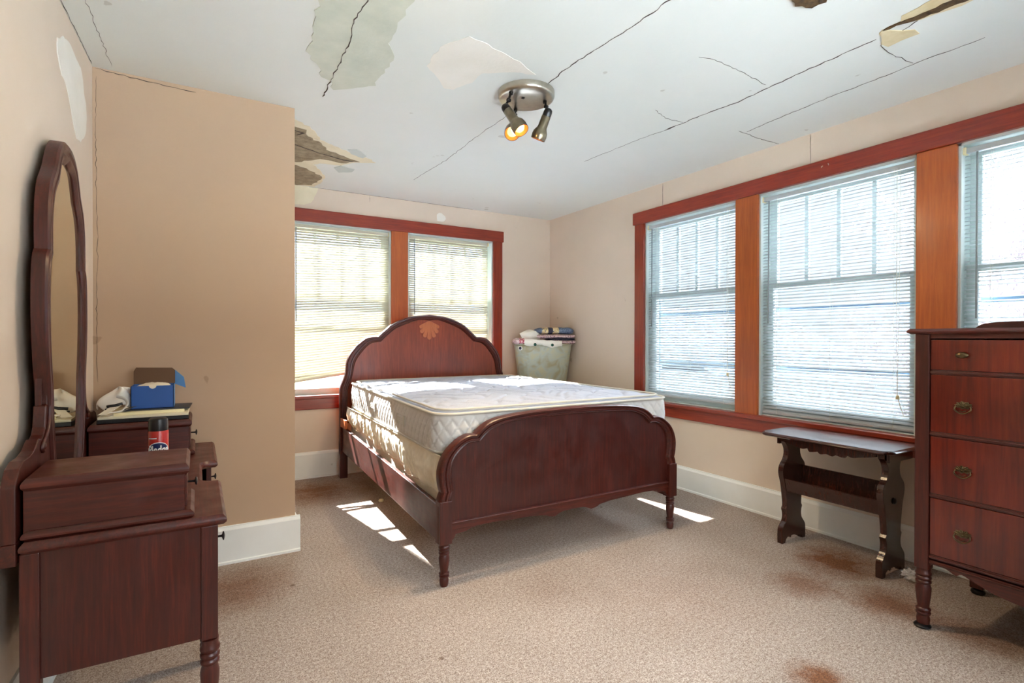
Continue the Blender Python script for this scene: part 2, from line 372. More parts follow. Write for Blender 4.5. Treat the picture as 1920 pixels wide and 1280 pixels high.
FRONT_FILL = [(0.30, 1.60), (2.25, 2.80)]  # unseen windows added behind the camera to let in fill daylight
w = MB(); wall_with_openings(w, -0.75, XR+0.15, FRONT_FILL, ff, 0.12); struct(w.build('wall_front', WALL))

# baseboards
def baseboard(name, pts, h, t=0.018):
    mb = MB()
    for (a, b, n) in pts:
        a = Vector(a); b = Vector(b); n = Vector(n)
        prof = [(0, 0), (t+0.006, 0), (t+0.006, 0.012), (t, 0.016), (t, h-0.02), (t*0.55, h-0.006), (t*0.5, h), (0, h)]
        vs = [tuple(a+n*d)+(z,) for d, z in prof]+[tuple(b+n*d)+(z,) for d, z in prof]; k = len(prof)
        mb.add(vs, [tuple(range(k-1, -1, -1)), tuple(range(k, 2*k))]+[(i, (i+1) % k, k+(i+1) % k, k+i) for i in range(k)])
    return struct(mb.build(name, BASEB), None)
baseboard('baseboard_right', [((XR, YF), (XR, YB), (-1, 0))], 0.178)
baseboard('baseboard_back', [((XC, YB), (XR, YB), (0, -1))], 0.215)
baseboard('baseboard_closet', [((lw(YC), YC), (XC+0.024, YC), (0, -1)), ((XC, YC), (XC, YB), (1, 0))], 0.192)
baseboard('baseboard_left', [((lw(YF), YF), (lw(YC), YC), (1, 0))], 0.19)

# stained window trim
def trimbox(name, mat, fn, a0, a1, d0, d1, z0, z1, label=None, bev=0.004):
    mb = MB(); mb.hexa([fn(a, d, z) for z in (z0, z1) for d in (d0, d1) for a in (a0, a1)])
    return struct(mb.build(name, mat, bevel=bev), label)
trimbox('trim_1', CASX, fb, 0.505, 2.635, -0.026, 0, ZT, 2.215, 'red-brown header board over the back windows')
trimbox('trim_2', CASZ, fb, 2.52, 2.622, -0.022, 0, 0.57, ZT, 'red-brown side casing right of the back windows')
trimbox('trim_3', CASZ, fb, 0.515, 0.615, -0.022, 0, 0.57, ZT)
trimbox('trim_4', POSTZ, fb, 1.49, 1.645, -0.018, 0.02, 0.66, ZT, 'orange-brown post between the back windows')
trimbox('trim_5', CASX, fb, 0.50, 2.64, -0.045, 0.03, 0.655, 0.682, 'stool board of the back windows')
trimbox('trim_6', CASX, fb, 0.515, 2.622, -0.020, 0, 0.565, 0.655, 'red apron board under the back windows')
trimbox('trim_7', CASY, fr_, 0.02, 3.36, -0.032, 0, ZT, 2.21, 'red-brown header board over the right windows')
trimbox('trim_8', CASZ, fr_, 3.24, 3.345, -0.024, 0, 0.62, ZT, 'red-brown side casing left of the right windows')
trimbox('trim_9', POSTZ, fr_, 2.20, 2.37, -0.020, 0.02, 0.645, ZT, 'orange-brown post between first and second right windows')
trimbox('trim_10', POSTZ, fr_, 1.13, 1.30, -0.020, 0.02, 0.645, ZT, 'orange-brown post beside the dresser')
trimbox('trim_11', CASZ, fr_, 0.12, 0.23, -0.024, 0, 0.62, ZT)
trimbox('trim_12', CASY, fr_, 0.05, 3.36, -0.050, 0.03, 0.622, 0.650, 'red-brown stool board of the right windows')
trimbox('trim_13', CASY, fr_, 0.10, 3.345, -0.022, 0, 0.540, 0.622, 'red-brown apron board of the right windows')

def window(idx, a0, a1, fn, label):
    def bx(mb, p, q, d0, d1, z0, z1): mb.hexa([fn(a, d, z) for z in (z0, z1) for d in (d0, d1) for a in (p, q)])
    mb = MB()   # painted jamb lining
    bx(mb, a0, a0+0.012, 0.0, 0.15, ZS, ZT); bx(mb, a1-0.012, a1, 0, 0.15, ZS, ZT); bx(mb, a0, a1, 0, 0.15, ZT-0.012, ZT); bx(mb, a0, a1, 0.02, 0.19, ZS-0.03, ZS+0.012)
    o = struct(mb.build('window_%d' % idx, SASH), label)
    zm = 1.495
    def sash(z0, z1, d0, d1, munt, bot, top, nm):
        s = MB(); st = 0.048; p, q = a0+0.012, a1-0.012
        bx(s, p, p+st, d0, d1, z0, z1); bx(s, q-st, q, d0, d1, z0, z1); bx(s, p+st, q-st, d0, d1, z0, z0+bot); bx(s, p+st, q-st, d0, d1, z1-top, z1)
        so = s.build(nm, SASH, o, bevel=0.003); so['kind'] = 'structure'
        if munt:
            wd = q-p-2*st
            for k in (1, 2, 3):
                c = p+st+wd*k/4; mm = MB(); bx(mm, c-0.011, c+0.011, d0+0.004, d1-0.004, z0+bot, z1-top)
                x = mm.build('muntin', SASH, so, bevel=0.003); x['kind'] = 'structure'
        g = MB(); bx(g, p+st, q-st, (d0+d1)/2-0.0015, (d0+d1)/2+0.0015, z0+bot, z1-top)
        x = g.build('pane', GLASS, so); x['kind'] = 'structure'
    sash(zm-0.01, ZT-0.012, 0.100, 0.132, True, 0.038, 0.045, 'upper_sash')
    sash(ZS+0.012, zm+0.028, 0.062, 0.094, False, 0.075, 0.038, 'lower_sash')
    s = MB()
    for z0, z1 in ((ZS, ZS+0.04), (0.945, 0.972), (1.335, 1.362), (ZT-0.04, ZT)): bx(s, a0+0.01, a1-0.01, 0.152, 0.168, z0, z1)
    bx(s, a0, a0+0.025, 0.152, 0.168, ZS, ZT); bx(s, a1-0.025, a1, 0.152, 0.168, ZS, ZT)
    x = s.build('storm_frame', STORM, o); x['kind'] = 'structure'
    return o
WL = ['back window left of the orange post', 'back window behind the headboard, right of the post', 'right wall window nearest the room corner', 'wide middle window of the right wall', 'right wall window behind the dresser']
for i, (a0, a1) in enumerate(BACK): window(i+1, a0, a1, fb, WL[i]); portal(((a0+a1)/2, YB+0.2, 1.38), a1-a0, 1.46, (R(-90), 0, 0))
for i, (a0, a1) in enumerate(RIGHT): window(i+3, a0, a1, fr_, WL[i+2]); portal((XR+0.2, (a0+a1)/2, 1.38), 1.46, a1-a0, (0, R(90), 0))

for i, (a0, a1) in enumerate(FRONT_FILL): window(i+6, a0, a1, ff, 'added unseen window behind the camera for fill light'); portal(((a0+a1)/2, YF-0.2, 1.38), a1-a0, 1.46, (R(90), 0, 0))

# ---------------- cracks and damaged plaster
def part_of(o, parent, kind=None):
    o.parent = parent
    if kind: o['kind'] = kind
    return o
def crack(pts, w, seed, fn=Zc, parent=None, nm='crack', amp=0.006, d1=0.0012):
    mb = MB(); ribbon(mb, jag(pts, amp*.8, 0.022, False, seed), w*.72, fn, -0.0005, d1, seed)
    return part_of(mb.build(nm, CRACK), parent or ceiling, 'structure')
crack([(1.492, 1.0), (1.499, 1.546), (1.475, 1.849), (1.470, 1.998), (1.481, 2.16)], 0.006, 1)
crack([(1.50, 2.45), (1.487, 2.957), (1.505, 3.433), (1.468, 4.0)], 0.003, 2)
crack([(2.43, 1.136), (2.429, 1.225), (2.434, 1.462), (2.445, 1.694), (2.45, 1.828), (2.425, 2.006), (2.410, 2.283)], 0.008, 3)
crack([(2.410, 2.283), (2.379, 2.451), (2.350, 2.971)], 0.003, 13)
crack([(2.41, 2.20), (2.414, 2.27)], 0.018, 33)
crack([(2.80, 0.9), (2.793, 1.136), (2.807, 1.318), (2.805, 1.516), (2.822, 1.755), (2.849, 2.040)], 0.0045, 4)
crack([(2.495, 1.151), (2.63, 1.16), (2.782, 1.148)], 0.003, 5)
crack([(2.794, 2.054), (3.0, 2.07), (3.2, 2.060)], 0.0035, 6)
crack([(1.912, 1.609), (1.991, 1.588), (2.233, 1.600), (2.40, 1.615)], 0.0025, 7)
crack([(2.15, 2.10), (2.28, 2.15), (2.41, 2.14)], 0.0025, 8)
crack([(0.545, 1.5), (0.545, 1.962), (0.530, 2.104), (0.556, 2.284), (0.557, 2.433), (0.558, 2.600), (0.560, 2.857)], 0.005, 9, d1=0.005)
crack([(-0.37, 1.6), (-0.350, 2.495), (-0.332, 3.045)], 0.002, 10)
crack([(lw(y)+0.004, y) for y in (1.2, 1.8, 2.2, 2.544, 2.8, 3.06)], 0.003, 11, amp=0.002)
crack([(x, YB-0.004) for x in (0.8, 1.1, 1.4, 1.7, 2.0, 2.3)], 0.006, 12, amp=0.003)
crack([(2.5, 1.15), (2.47, 1.10), (2.43, 1.0), (2.40, 0.9)], 0.006, 14)
# wall cracks
crack([(-0.40, 2.395), (-0.2, 2.382), (0.0, 2.378)], 0.004, 15, lambda u, v, d: (u, YC-d, v), wall_closet, amp=0.003)
crack([(-0.395, 2.36), (-0.398, 2.0), (-0.392, 1.6), (-0.397, 1.2), (-0.393, 0.95)], 0.0022, 16, lambda u, v, d: (u, YC-d, v), wall_closet, amp=0.004)
crack([(3.05, 2.395), (3.052, 2.3), (3.05, 2.215)], 0.003, 17, lambda u, v, d: (XR-d, u, v), wall_right, amp=0.002)
crack([(1.86, 2.395), (1.862, 2.30), (1.86, 2.215)], 0.002, 18, lambda u, v, d: (XR-d, u, v), wall_right, amp=0.002)
crack([(1.30, 2.395), (1.302, 2.37), (1.30, 2.34)], 0.003, 19, lambda u, v, d: (u, YB-d, v), wall_back, amp=0.002)
def patch(pts, mat, d1, seed, fn=Zc, parent=None, amp=0.012, step=0.03):
    mb = MB(); mb.prism(jag(pts, amp, step, True, seed), -0.0005, d1, fn)
    return part_of(mb.build('plaster_patch', mat), parent or ceiling, 'structure')
patch([(0.36, 1.5), (0.388, 2.055), (0.400, 2.161), (0.412, 2.279), (0.409, 2.445), (0.485, 2.557), (0.512, 2.646), (0.554, 2.663), (0.592, 2.756), (0.668, 2.691), (0.762, 2.602), (0.750, 2.534), (0.753, 2.484), (0.760, 2.323), (0.697, 2.200), (0.692, 2.069), (0.687, 1.913), (0.66, 1.5)], PATCH_G, 0.003, 21, amp=0.010)
patch([(0.906, 2.295), (0.897, 2.119), (0.969, 1.982), (1.035, 1.989), (1.127, 2.016), (1.252, 2.045), (1.380, 2.109), (1.270, 2.146), (1.157, 2.225), (1.156, 2.335), (1.108, 2.448), (1.060, 2.457), (0.990, 2.372)], PATCH_W, 0.0012, 22, amp=0.006)
patch([(XC, 3.20), (0.53, 3.27), (0.612, 3.359), (0.669, 3.495), (0.824, 3.601), (1.024, 3.687), (1.098, 3.748), (0.952, 3.835), (0.900, 3.934), (0.759, 3.964), (0.72, 4.02), (0.79, 4.12), (0.86, 4.30), (0.84, 4.60), (XC, 4.62)], PATCH_C, 0.002, 23)
patch([(XC, 3.33), (0.512, 3.353), (0.568, 3.366), (0.594, 3.468), (0.689, 3.547), (0.739, 3.651), (0.868, 3.718), (0.991, 3.785), (0.886, 3.874), (0.738, 3.858), (0.681, 3.931), (0.609, 4.014), (XC, 4.02)], PATCH_B, 0.004, 24)
patch([(XC, 4.10), (0.621, 4.088), (0.696, 4.127), (0.731, 4.178), (0.813, 4.250), (0.841, 4.312), (0.808, 4.549), (0.700, 4.614), (XC, 4.62)], PATCH_B, 0.004, 25)
patch([(0.860, 3.579), (0.915, 3.546), (1.003, 3.637), (0.990, 3.695), (0.899, 3.651)], PATCH_GR, 0.003, 26, amp=0.005)
patch([(0.865, 4.011), (0.900, 3.934), (1.004, 3.970), (1.003, 4.044), (0.921, 4.109)], PATCH_GR, 0.003, 27, amp=0.005)
crack([(XC+0.01, 3.62), (0.60, 3.68), (0.72, 3.74), (0.86, 3.79), (0.95, 3.79)], 0.012, 28, d1=0.006)
crack([(0.50, 3.40), (0.56, 3.42), (0.53, 3.47)], 0.018, 29, d1=0.006)
patch([(1.83, 1.0), (1.840, 1.147), (1.901, 1.164), (1.963, 1.160), (1.986, 1.124), (1.97, 1.0)], PATCH_D, 0.006, 30, amp=0.014, step=0.02)
patch([(2.388, 1.03), (2.338, 1.005), (2.333, 0.950), (2.320, 0.80), (2.394, 0.75), (2.463, 0.75), (2.448, 0.893), (2.427, 0.98)], PATCH_T, 0.002, 31, amp=0.008)
patch([(2.38, 1.09), (2.376, 1.003), (2.384, 0.934), (2.383, 0.76), (2.43, 0.76), (2.425, 0.920), (2.397, 1.02)], PATCH_D, 0.005, 32, amp=0.006, step=0.02)
patch([(2.391, 1.107), (2.375, 1.087), (2.448, 1.052), (2.485, 1.021), (2.532, 1.023), (2.526, 1.085), (2.533, 1.138), (2.485, 1.143)], PATCH_T, 0.003, 34, amp=0.006)
patch([(0.60, 2.399), (0.873, 2.399), (0.843, 2.328), (0.814, 2.271), (0.760, 2.247), (0.60, 2.235)], PATCH_C, 0.003, 35, lambda u, v, d: (u, YB-d, v), wall_back, amp=0.006)
patch([(1.929, 2.308), (1.950, 2.325), (1.977, 2.324), (2.012, 2.300), (2.020, 2.275), (1.999, 2.251), (1.934, 2.249)], PATCH_W, 0.003, 36, lambda u, v, d: (u, YB-d, v), wall_back, amp=0.003, step=0.02)
patch([(2.504, 2.243), (2.537, 2.254), (2.58, 2.287), (2.69, 2.305), (2.769, 2.293), (2.854, 2.29), (2.894, 2.255), (2.909, 2.208), (2.948, 2.175), (2.961, 2.114), (2.941, 2.047), (2.894, 2.005), (2.849, 1.977), (2.785, 1.969), (2.745, 2.001), (2.706, 2.047), (2.659, 2.097), (2.613, 2.126), (2.561, 2.132), (2.527, 2.163), (2.503, 2.188), (2.499, 2.217)],
      PATCH_W, 0.003, 37, lambda u, v, d: (lw(u)+d, u, v), wall_left, amp=0.004, step=0.02)

# ------------------------------------------------------------------ venetian blinds
def blind(a0, a1, fn, mat, z_top, zb0, zb1, tilt, label, wand_a, cord_a=None, d=0.030, pitch=0.0195, wand_len=0.80, cord_len=1.2, brackets=True, seed=0):
    # fn(a, depth outward, z); zb0/zb1 bottom rail height at a0 / a1; tilt = outer edge raised
    rnd = random.Random(seed)
    org = fn((a0+a1)/2, d, min(zb0, zb1))
    t = thing('venetian_blind', label, 'window blind', org, 'venetian blinds in the windows')
    bx = lambda mb, p, q, d0, d1, z0, z1: mb.hexa([fn(a, dd, z) for z in (z0, z1) for dd in (d0, d1) for a in (p, q)])
    h = MB(); bx(h, a0, a1, d-0.013, d+0.013, z_top-0.026, z_top); h.build('head_rail', mat, t, bevel=0.003)
    n = int((z_top-0.03-max(zb0, zb1))/pitch); s = MB(); hw = 0.0125
    for i in range(1, n+1):
        f = i/(n+0.6); f0 = z_top-0.02-(z_top-0.02-zb0)*f; f1 = z_top-0.02-(z_top-0.02-zb1)*f
        ta = R(tilt+rnd.uniform(-2.5, 2.5)); ca, sa = math.cos(ta), math.sin(ta); sag = rnd.uniform(-0.001, 0.001)
        vs = []
        for a, zz in ((a0+0.003, f0), ((a0+a1)/2, (f0+f1)/2+sag), (a1-0.003, f1)):
            for w_, c_ in ((-1, 0), (-0.4, 0.0016), (0.4, 0.0016), (1, 0)):
                vs.append(fn(a, d+hw*w_*ca-c_*sa, zz+hw*w_*sa+c_*ca))
        s.add(vs, [(j*4+k, j*4+k+1, (j+1)*4+k+1, (j+1)*4+k) for j in range(2) for k in range(3)])
    s.build('slats', mat, t, smooth=60)
    b = MB(); b.hexa([fn(a, dd, z+dz) for dz in (-0.010, 0.004) for dd in (d-0.012, d+0.012) for a, z in ((a0+0.003, zb0), (a1-0.003, zb1))]); b.build('bottom_rail', mat, t, bevel=0.003)
    for f in (0.12, 0.5, 0.88):
        a = a0+(a1-a0)*f; zb = zb0+(zb1-zb0)*f; c = MB()
        for dd in (-0.0135, 0.0135): c.tube([fn(a, d+dd, z_top-0.02), fn(a, d+dd, zb-0.01)], 0.0009, 5)
        c.build('ladder_cord', CORD, t)
    wd = MB(); wd.tube([fn(wand_a, d-0.020, z_top-0.03), fn(wand_a, d-0.022, z_top-wand_len)], 0.0042, 8); wd.build('tilt_wand', WAND, t, smooth=60)
    if cord_a is not None:
        c = MB()
        c.tube([fn(cord_a-0.006, d-0.018, z_top-0.02), fn(cord_a-0.004, d-0.022, z_top-cord_len*0.6), fn(cord_a+0.002, d-0.022, z_top-cord_len)], 0.0012, 5)
        c.tube([fn(cord_a+0.010, d-0.018, z_top-0.02), fn(cord_a+0.008, d-0.022, z_top-cord_len*0.6), fn(cord_a+0.003, d-0.022, z_top-cord_len)], 0.0012, 5)
        c.tube([fn(cord_a, d-0.022, z_top-cord_len), fn(cord_a-0.012, d-0.022, z_top-cord_len-0.05), fn(cord_a-0.030, d-0.022, z_top-cord_len-0.10)], 0.0022, 6)
        co = c.build('lift_cord', CORD, t); k = MB()
        p = fn(cord_a, d-0.022, z_top-cord_len)
        k.lathe([(0.001, 0.012), (0.007, 0.008), (0.009, -0.002), (0.010, -0.012), (0.004, -0.013)], p, n=12); k.build('tassel', CREAM, co, smooth=50)
    if brackets:
        for a in (a0, a1):
            k = MB(); bx(k, a-0.010 if a == a1 else a-0.004, a+0.004 if a == a1 else a+0.010, d-0.018, d+0.016, z_top-0.030, z_top+0.004); k.build('bracket', CREAM, t, bevel=0.002)
    return t
blind(0.622, 1.483, fb, SLATC, 2.092, 0.79, 0.90, 52, 'cream blind in the back left window, its bottom rail hanging crooked', 0.70, seed=1)
blind(1.655, 2.482, fb, SLATC, 2.092, 0.76, 0.76, 50, 'cream blind behind the bed headboard, right of the orange post', 1.715, seed=2, wand_len=0.72)
blind(2.385, 3.228, fr_, SLATW, 2.085, 0.70, 0.70, 30, 'white blind in the right wall window nearest the room corner', 3.177, 2.447, wand_len=0.83, cord_len=1.18, seed=3)
blind(1.310, 2.190, fr_, SLATW, 2.085, 0.675, 0.675, 28, 'white blind in the widest window, above the narrow table', 2.139, 1.39, wand_len=0.83, cord_len=1.24, seed=4)
blind(0.245, 1.115, fr_, SLATW, 2.085, 0.675, 0.675, 20, 'white blind partly hidden by the dresser at the right edge', 1.06, 0.32, wand_len=0.83, seed=5)

# ------------------------------------------------------------------ bed
FX, FY = 1.735, 2.29; HX, HY = 1.797, 4.49
bed = thing('bed', 'dark mahogany double bed frame with arched headboard and scalloped footboard', 'bed', (1.76, 3.4, 0))
f_out = [(0, .792), (.25, .786), (.41, .773), (.494, .757), (.545, .733), (.587, .697), (.627, .697), (.673, .678), (.727, .636), (.759, .588), (.774, .534), (.771, .475), (.762, .440), (.774, .400), (.775, .30), (.775, .205)]
f_in = [(0, .752), (.25, .748), (.40, .738), (.470, .720), (.520, .695), (.560, .657), (.600, .658), (.640, .645), (.680, .610), (.703, .570), (.709, .520), (.705, .475), (.700, .440), (.712, .400), (.714, .300), (.714, .205)]
h_out = [(0, 1.368), (.176, 1.345), (.321, 1.288), (.406, 1.225), (.470, 1.168), (.53, 1.165), (.58, 1.150), (.645, 1.092), (.70, 1.025), (.730, .955), (.738, .88), (.752, .827), (.778, .762), (.785, .705), (.785, .45), (.785, .20)]
h_in = [(0, 1.312), (.10, 1.316), (.285, 1.250), (.375, 1.185), (.440, 1.125), (.50, 1.118), (.545, 1.098), (.60, 1.042), (.645, .98), (.668, .92), (.675, .87), (.690, .81), (.712, .75), (.722, .69), (.722, .45), (.722, .20)]
def smooth_pair(o, i, corners, n=5):
    quad = [(a[0], a[1], b[0], b[1]) for a, b in zip(o, i)]
    s = crspline(quad, n, corners); full = [(-q[0], q[1], -q[2], q[3]) for q in reversed(s[1:])]+s
    return [(q[0], q[1]) for q in full], [(q[2], q[3]) for q in full]
prof_f = [(0, 0.022), (0, -0.012), (0.06, -0.020), (0.16, -0.024), (0.30, -0.022), (0.36, -0.015), (0.46, -0.015), (0.52, -0.021), (0.68, -0.021), (0.78, -0.014), (0.88, -0.016), (1.0, -0.006), (1.0, 0.016)]
fo, fi = smooth_pair(f_out, f_in, (5, 12)); ho, hi = smooth_pair(h_out, h_in, (4, 12))
fnF = lambda u, v, d: (FX+u, FY+d, v); fnH = lambda u, v, d: (HX+u, HY+d, v)
foot = MB().band(fo, fi, prof_f, fnF).build('footboard', MAH_X, bed, smooth=35)
pan = [p for p in fi if p[1] >= 0.26]
MB().prism(pan, -0.004, 0.010, fnF).build('panel', MAH_Z, foot)
MB().prism([(-.716, .258), (.716, .258), (.716, .292), (-.716, .292)], -0.014, 0.014, fnF).build('bottom_rail', MAH_X, foot, bevel=0.004)
MB().prism([(-.712, .286), (.712, .286), (.712, .296), (-.712, .296)], -0.020, 0.0, fnF).build('moulding', MAH_X, foot, bevel=0.003)
ap = [(.716, .212), (.700, .216), (.690, .236), (.66, .240), (.636, .241), (.60, .254), (.50, .258), (.38, .253), (.26, .249), (.18, .240), (.16, .230), (.121, .224), (.085, .238), (.05, .244)]
apron = crspline([(-.716, .275)]+[(-u, z) for u, z in ap]+[(u, z) for u, z in reversed(ap)]+[(.716, .275)], 3, (0, 1, 3, 5, 11, 12, 14, 17, 19, 20, 26, 28, 29))
MB().prism(apron, -0.012, 0.010, fnF).build('apron', MAH_X, foot)
head = MB().band(ho, hi, prof_f, fnH).build('headboard', MAH_X, bed, smooth=35)
MB().prism([p for p in hi if p[1] >= 0.42], -0.004, 0.010, fnH).build('panel', HEADP, head)
inl = MB()
for ang, L, r in ((0, .142, .020), (19, .132, .018), (-19, .132, .018), (39, .112, .018), (-39, .112, .018), (60, .092, .016), (-60, .092, .016)):
    bx_, bz_ = 0.0, 1.304; a = R(ang); dx, dz = math.sin(a), -math.cos(a); px, pz = -dz, dx
    o = [(bx_+px*0.007, bz_+pz*0.007)]; ex, ez = bx_+dx*L, bz_+dz*L
    for k in range(13):
        th = math.pi*k/12; o.append((ex+px*r*math.cos(th)+dx*r*math.sin(th), ez+pz*r*math.cos(th)+dz*r*math.sin(th)))
    o.append((bx_-px*0.007, bz_-pz*0.007)); inl.prism(o, -0.0065-0.0004*abs(ang)/17, -0.003, fnH)
inl.build('shell_inlay', INLAY, head, bevel=0.0015)['label'] = 'lighter wood shell-shaped inlay'
turn = [(.004, 0), (.017, .002), (.020, .010), (.022, .030), (.0185, .042), (.0245, .047), (.0245, .051), (.0185, .055), (.0245, .060), (.0245, .064), (.0180, .069), (.0205, .085), (.0245, .115), (.0255, .135), (.0205, .150), (.0255, .154), (.0255, .159), (.0205, .163), (.0260, .168), (.0260, .173), (.0210, .177), (.0265, .182), (.0265, .188), (.022, .193), (.024, .206)]
for sx in (-1, 1):
    l_ = MB().lathe(turn, (FX+sx*.744, FY, 0), n=28); l_.build('leg', MAH_Z, bed, smooth=50)
    p_ = MB(); x0 = FX+sx*.744; p_.box(x0-.031, x0+.031, FY-.026, FY+.030, .200, .40); p_.build('post_block', MAH_Z, bed, bevel=0.003)
    x0 = HX+sx*.754; MB().box(x0-.031, x0+.031, HY-.018, HY+.030, 0, .30).build('leg', MAH_Z, bed, bevel=0.003)
def rail(xf, xh, name='side_rail'):
    m = MB(); y0, y1 = FY+.02, HY-.015; z = ((.195, .365), (.222, .425))
    m.hexa([(xf, y0, z[0][0]), (xf+.024, y0, z[0][0]), (xh, y1, z[1][0]), (xh+.024, y1, z[1][0]), (xf, y0, z[0][1]), (xf+.024, y0, z[0][1]), (xh, y1, z[1][1]), (xh+.024, y1, z[1][1])])
    return m.build(name, MAH_Y, bed, bevel=0.003)
rail(0.978, 1.030); rail(2.468, 2.540)
cl = MB(); cl.box(1.012, 1.03, 4.30, 4.46, .43, .50); cl.build('corner_block', POSTZ, bed, bevel=0.002)
for k in range(5):
    y = 2.6+k*0.42; f = (y-FY)/(HY-FY); MB().box(1.006+.052*f, 2.466+.07*f, y-.04, y+.04, .225+.02*f, .245+.02*f).build('slat', POSTZ, bed)

# box spring, sheet and mattress
def loop(x_l0, x_r0, x_l1, x_r1, y0, y1, r, ns=10, step=0.02):
    # rounded quad, counter-clockwise from the foot-left corner
    cs = [Vector((x_l0, y0)), Vector((x_r0, y0)), Vector((x_r1, y1)), Vector((x_l1, y1))]; pts = []
    for i in range(4):
        p = cs[i]; a = (cs[i-1]-p).normalized(); b = (cs[(i+1) % 4]-p).normalized(); q = cs[(i+1) % 4]
        c = p+(a+b)*r
        for k in range(ns+1):
            th = math.pi/2*k/ns; pts.append(c-b*r*math.cos(th)-a*r*math.sin(th))
        e = q-b*r; s_ = pts[-1]; L = (e-s_).length; m = int(L/step)
        for k in range(1, m): pts.append(s_.lerp(e, k/m))
    return pts
bsp = thing('box_spring', 'box spring under the quilted mattress, wrapped in cream cloth', 'box spring', (1.78, 3.4, .25))
lp = loop(1.025, 2.485, 1.085, 2.535, 2.345, 4.43, .05, 6, .05)
MB().prism([tuple(p) for p in lp], .27, .592, lambda u, v, d: (u, v, d)).build('box', SHEET, bsp)

sheet = MB()
def sh(u, v):
    y = 2.345+u*(4.40-2.345); xb = 1.005+.060*u; rnd = noise.noise
    low = .395+.040*u+0.045*abs(math.sin(u*9.5+.7))*(0.4+u*.6)-.03*(1-u)**3
    z = .598-(.598-low)*v
    fold = .024*rnd(Vector((y*9+0.6*v, v*1.2, 3)))+.017*rnd(Vector((y*27+2*v, v*1.2, 8)))+.005*rnd(Vector((y*60, v*6, 1)))
    belly = .018*math.sin(math.pi*v)-.012*v
    return (xb-belly+fold*(.25+.9*v)*min(1, 4*(1-v)+.6)-(.010 if v < .04 else 0), y, z+.012*rnd(Vector((y*7, v*4, 5)))*v)
sheet.grid(sh, 420, 44)
def sh2(u, v):
    # gathered hem rolled back over the inside of the rail
    y = 2.40+u*1.95; b = sh((y-2.345)/(4.40-2.345), 1.0); a = v*math.pi*1.3; r = .014+.010*noise.noise(Vector((y*14, 2, 2)))
    return (b[0]+.012-r*math.cos(a)+.008*noise.noise(Vector((y*40, v*3, 7))), y, b[2]-r*math.sin(a))
sheet.grid(sh2, 300, 9)
so = sheet.build('sheet', SHEET, smooth=180); tag(so, 'wrinkled cream sheet sagging along the left side between mattress and bed rail', 'sheet')
sm = so.modifiers.new('thickness', 'SOLIDIFY'); sm.thickness = 0.002

mat_t = thing('mattress', 'bare white pillow-top mattress with diamond-quilted sides', 'mattress', (1.8, 3.4, .60))
ml = loop(.985, 2.535, 1.085, 2.575, 2.345, 4.425, .10, 24, .0065)
per = [0.0]
for i in range(1, len(ml)+1): per.append(per[-1]+(ml[i % len(ml)]-ml[i-1]).length)
mc = sum(ml, Vector((0, 0)))/len(ml)
side = MB(); NR = 48; nl = len(ml)
vs = []
for j in range(NR):
    z = .604+(.786-.604)*j/(NR-1); f = j/(NR-1)
    for i, p in enumerate(ml):
        t = (ml[(i+1) % nl]-ml[i-1]).normalized(); nn = Vector((t.y, -t.x)); s_ = per[i]
        a = (s_/.062+z/.085); b = (s_/.062-z/.085); g = min(abs(a-round(a)), abs(b-round(b)))
        q = -.0055*math.exp(-(g/.05)**2)+.002*min(1, g*3)
        bl = .010*math.sin(math.pi*f); pp = p+nn*(bl+q*min(1, 6*f, 6*(1-f)))
        vs.append((pp.x, pp.y, z))
fs = [(j*nl+i, j*nl+(i+1) % nl, (j+1)*nl+(i+1) % nl, (j+1)*nl+i) for j in range(NR-1) for i in range(nl)]
side.add(vs, fs); side.build('quilted_border', MATSIDE, mat_t, smooth=180)
def top_z(x, y, edge):    # edge = distance-like factor 0 at rim
    f1 = math.sin(21*x+1.9*math.sin(15*y+.6)+.8*math.sin(7*x)); f2 = math.sin(17*y+1.9*math.sin(14*x+1.3)+.6*math.sin(9*y))
    pk = -.012*math.exp(-(f1/.22)**2)-.012*math.exp(-(f2/.22)**2)
    wv = .010*noise.noise(Vector((x*3.2, y*2.4, 2)))+.006*noise.noise(Vector((x*9, y*8, 5)))
    return .786+.036*(1-math.exp(-edge*9))+(pk+wv)*min(1, edge*8)
top = MB(); RG = 105; vs = []
for j in range(RG+1):
    t = 1-j/RG; t = t if j < RG else 0.0
    for i, p in enumerate(ml[::3]):
        q = mc+(p-mc)*t; vs.append((q.x, q.y, top_z(q.x, q.y, 1-t)))
m2 = len(ml[::3])
top.add(vs, [(j*m2+i, j*m2+(i+1) % m2, (j+1)*m2+(i+1) % m2, (j+1)*m2+i) for j in range(RG) for i in range(m2)])
top.build('quilted_top', MATTOP, mat_t, smooth=180)
pl = [p+(p-mc).normalized()*.004 for p in ml[::4]]
MB().tube([(p.x, p.y, .789) for p in pl], .0075, 8, True).build('piping', PIPING, mat_t, smooth=180)
MB().tube([(p.x, p.y, .606) for p in pl], .006, 8, True).build('piping', PIPING, mat_t, smooth=180)
pi_ = [mc+(p-mc)*.965 for p in ml[::4]]
MB().tube([(p.x, p.y, .806) for p in pi_], .006, 8, True).build('piping', PIPING, mat_t, smooth=180)
def lx(y): return .985+(1.085-.985)*(y-2.345)/(4.425-2.345)
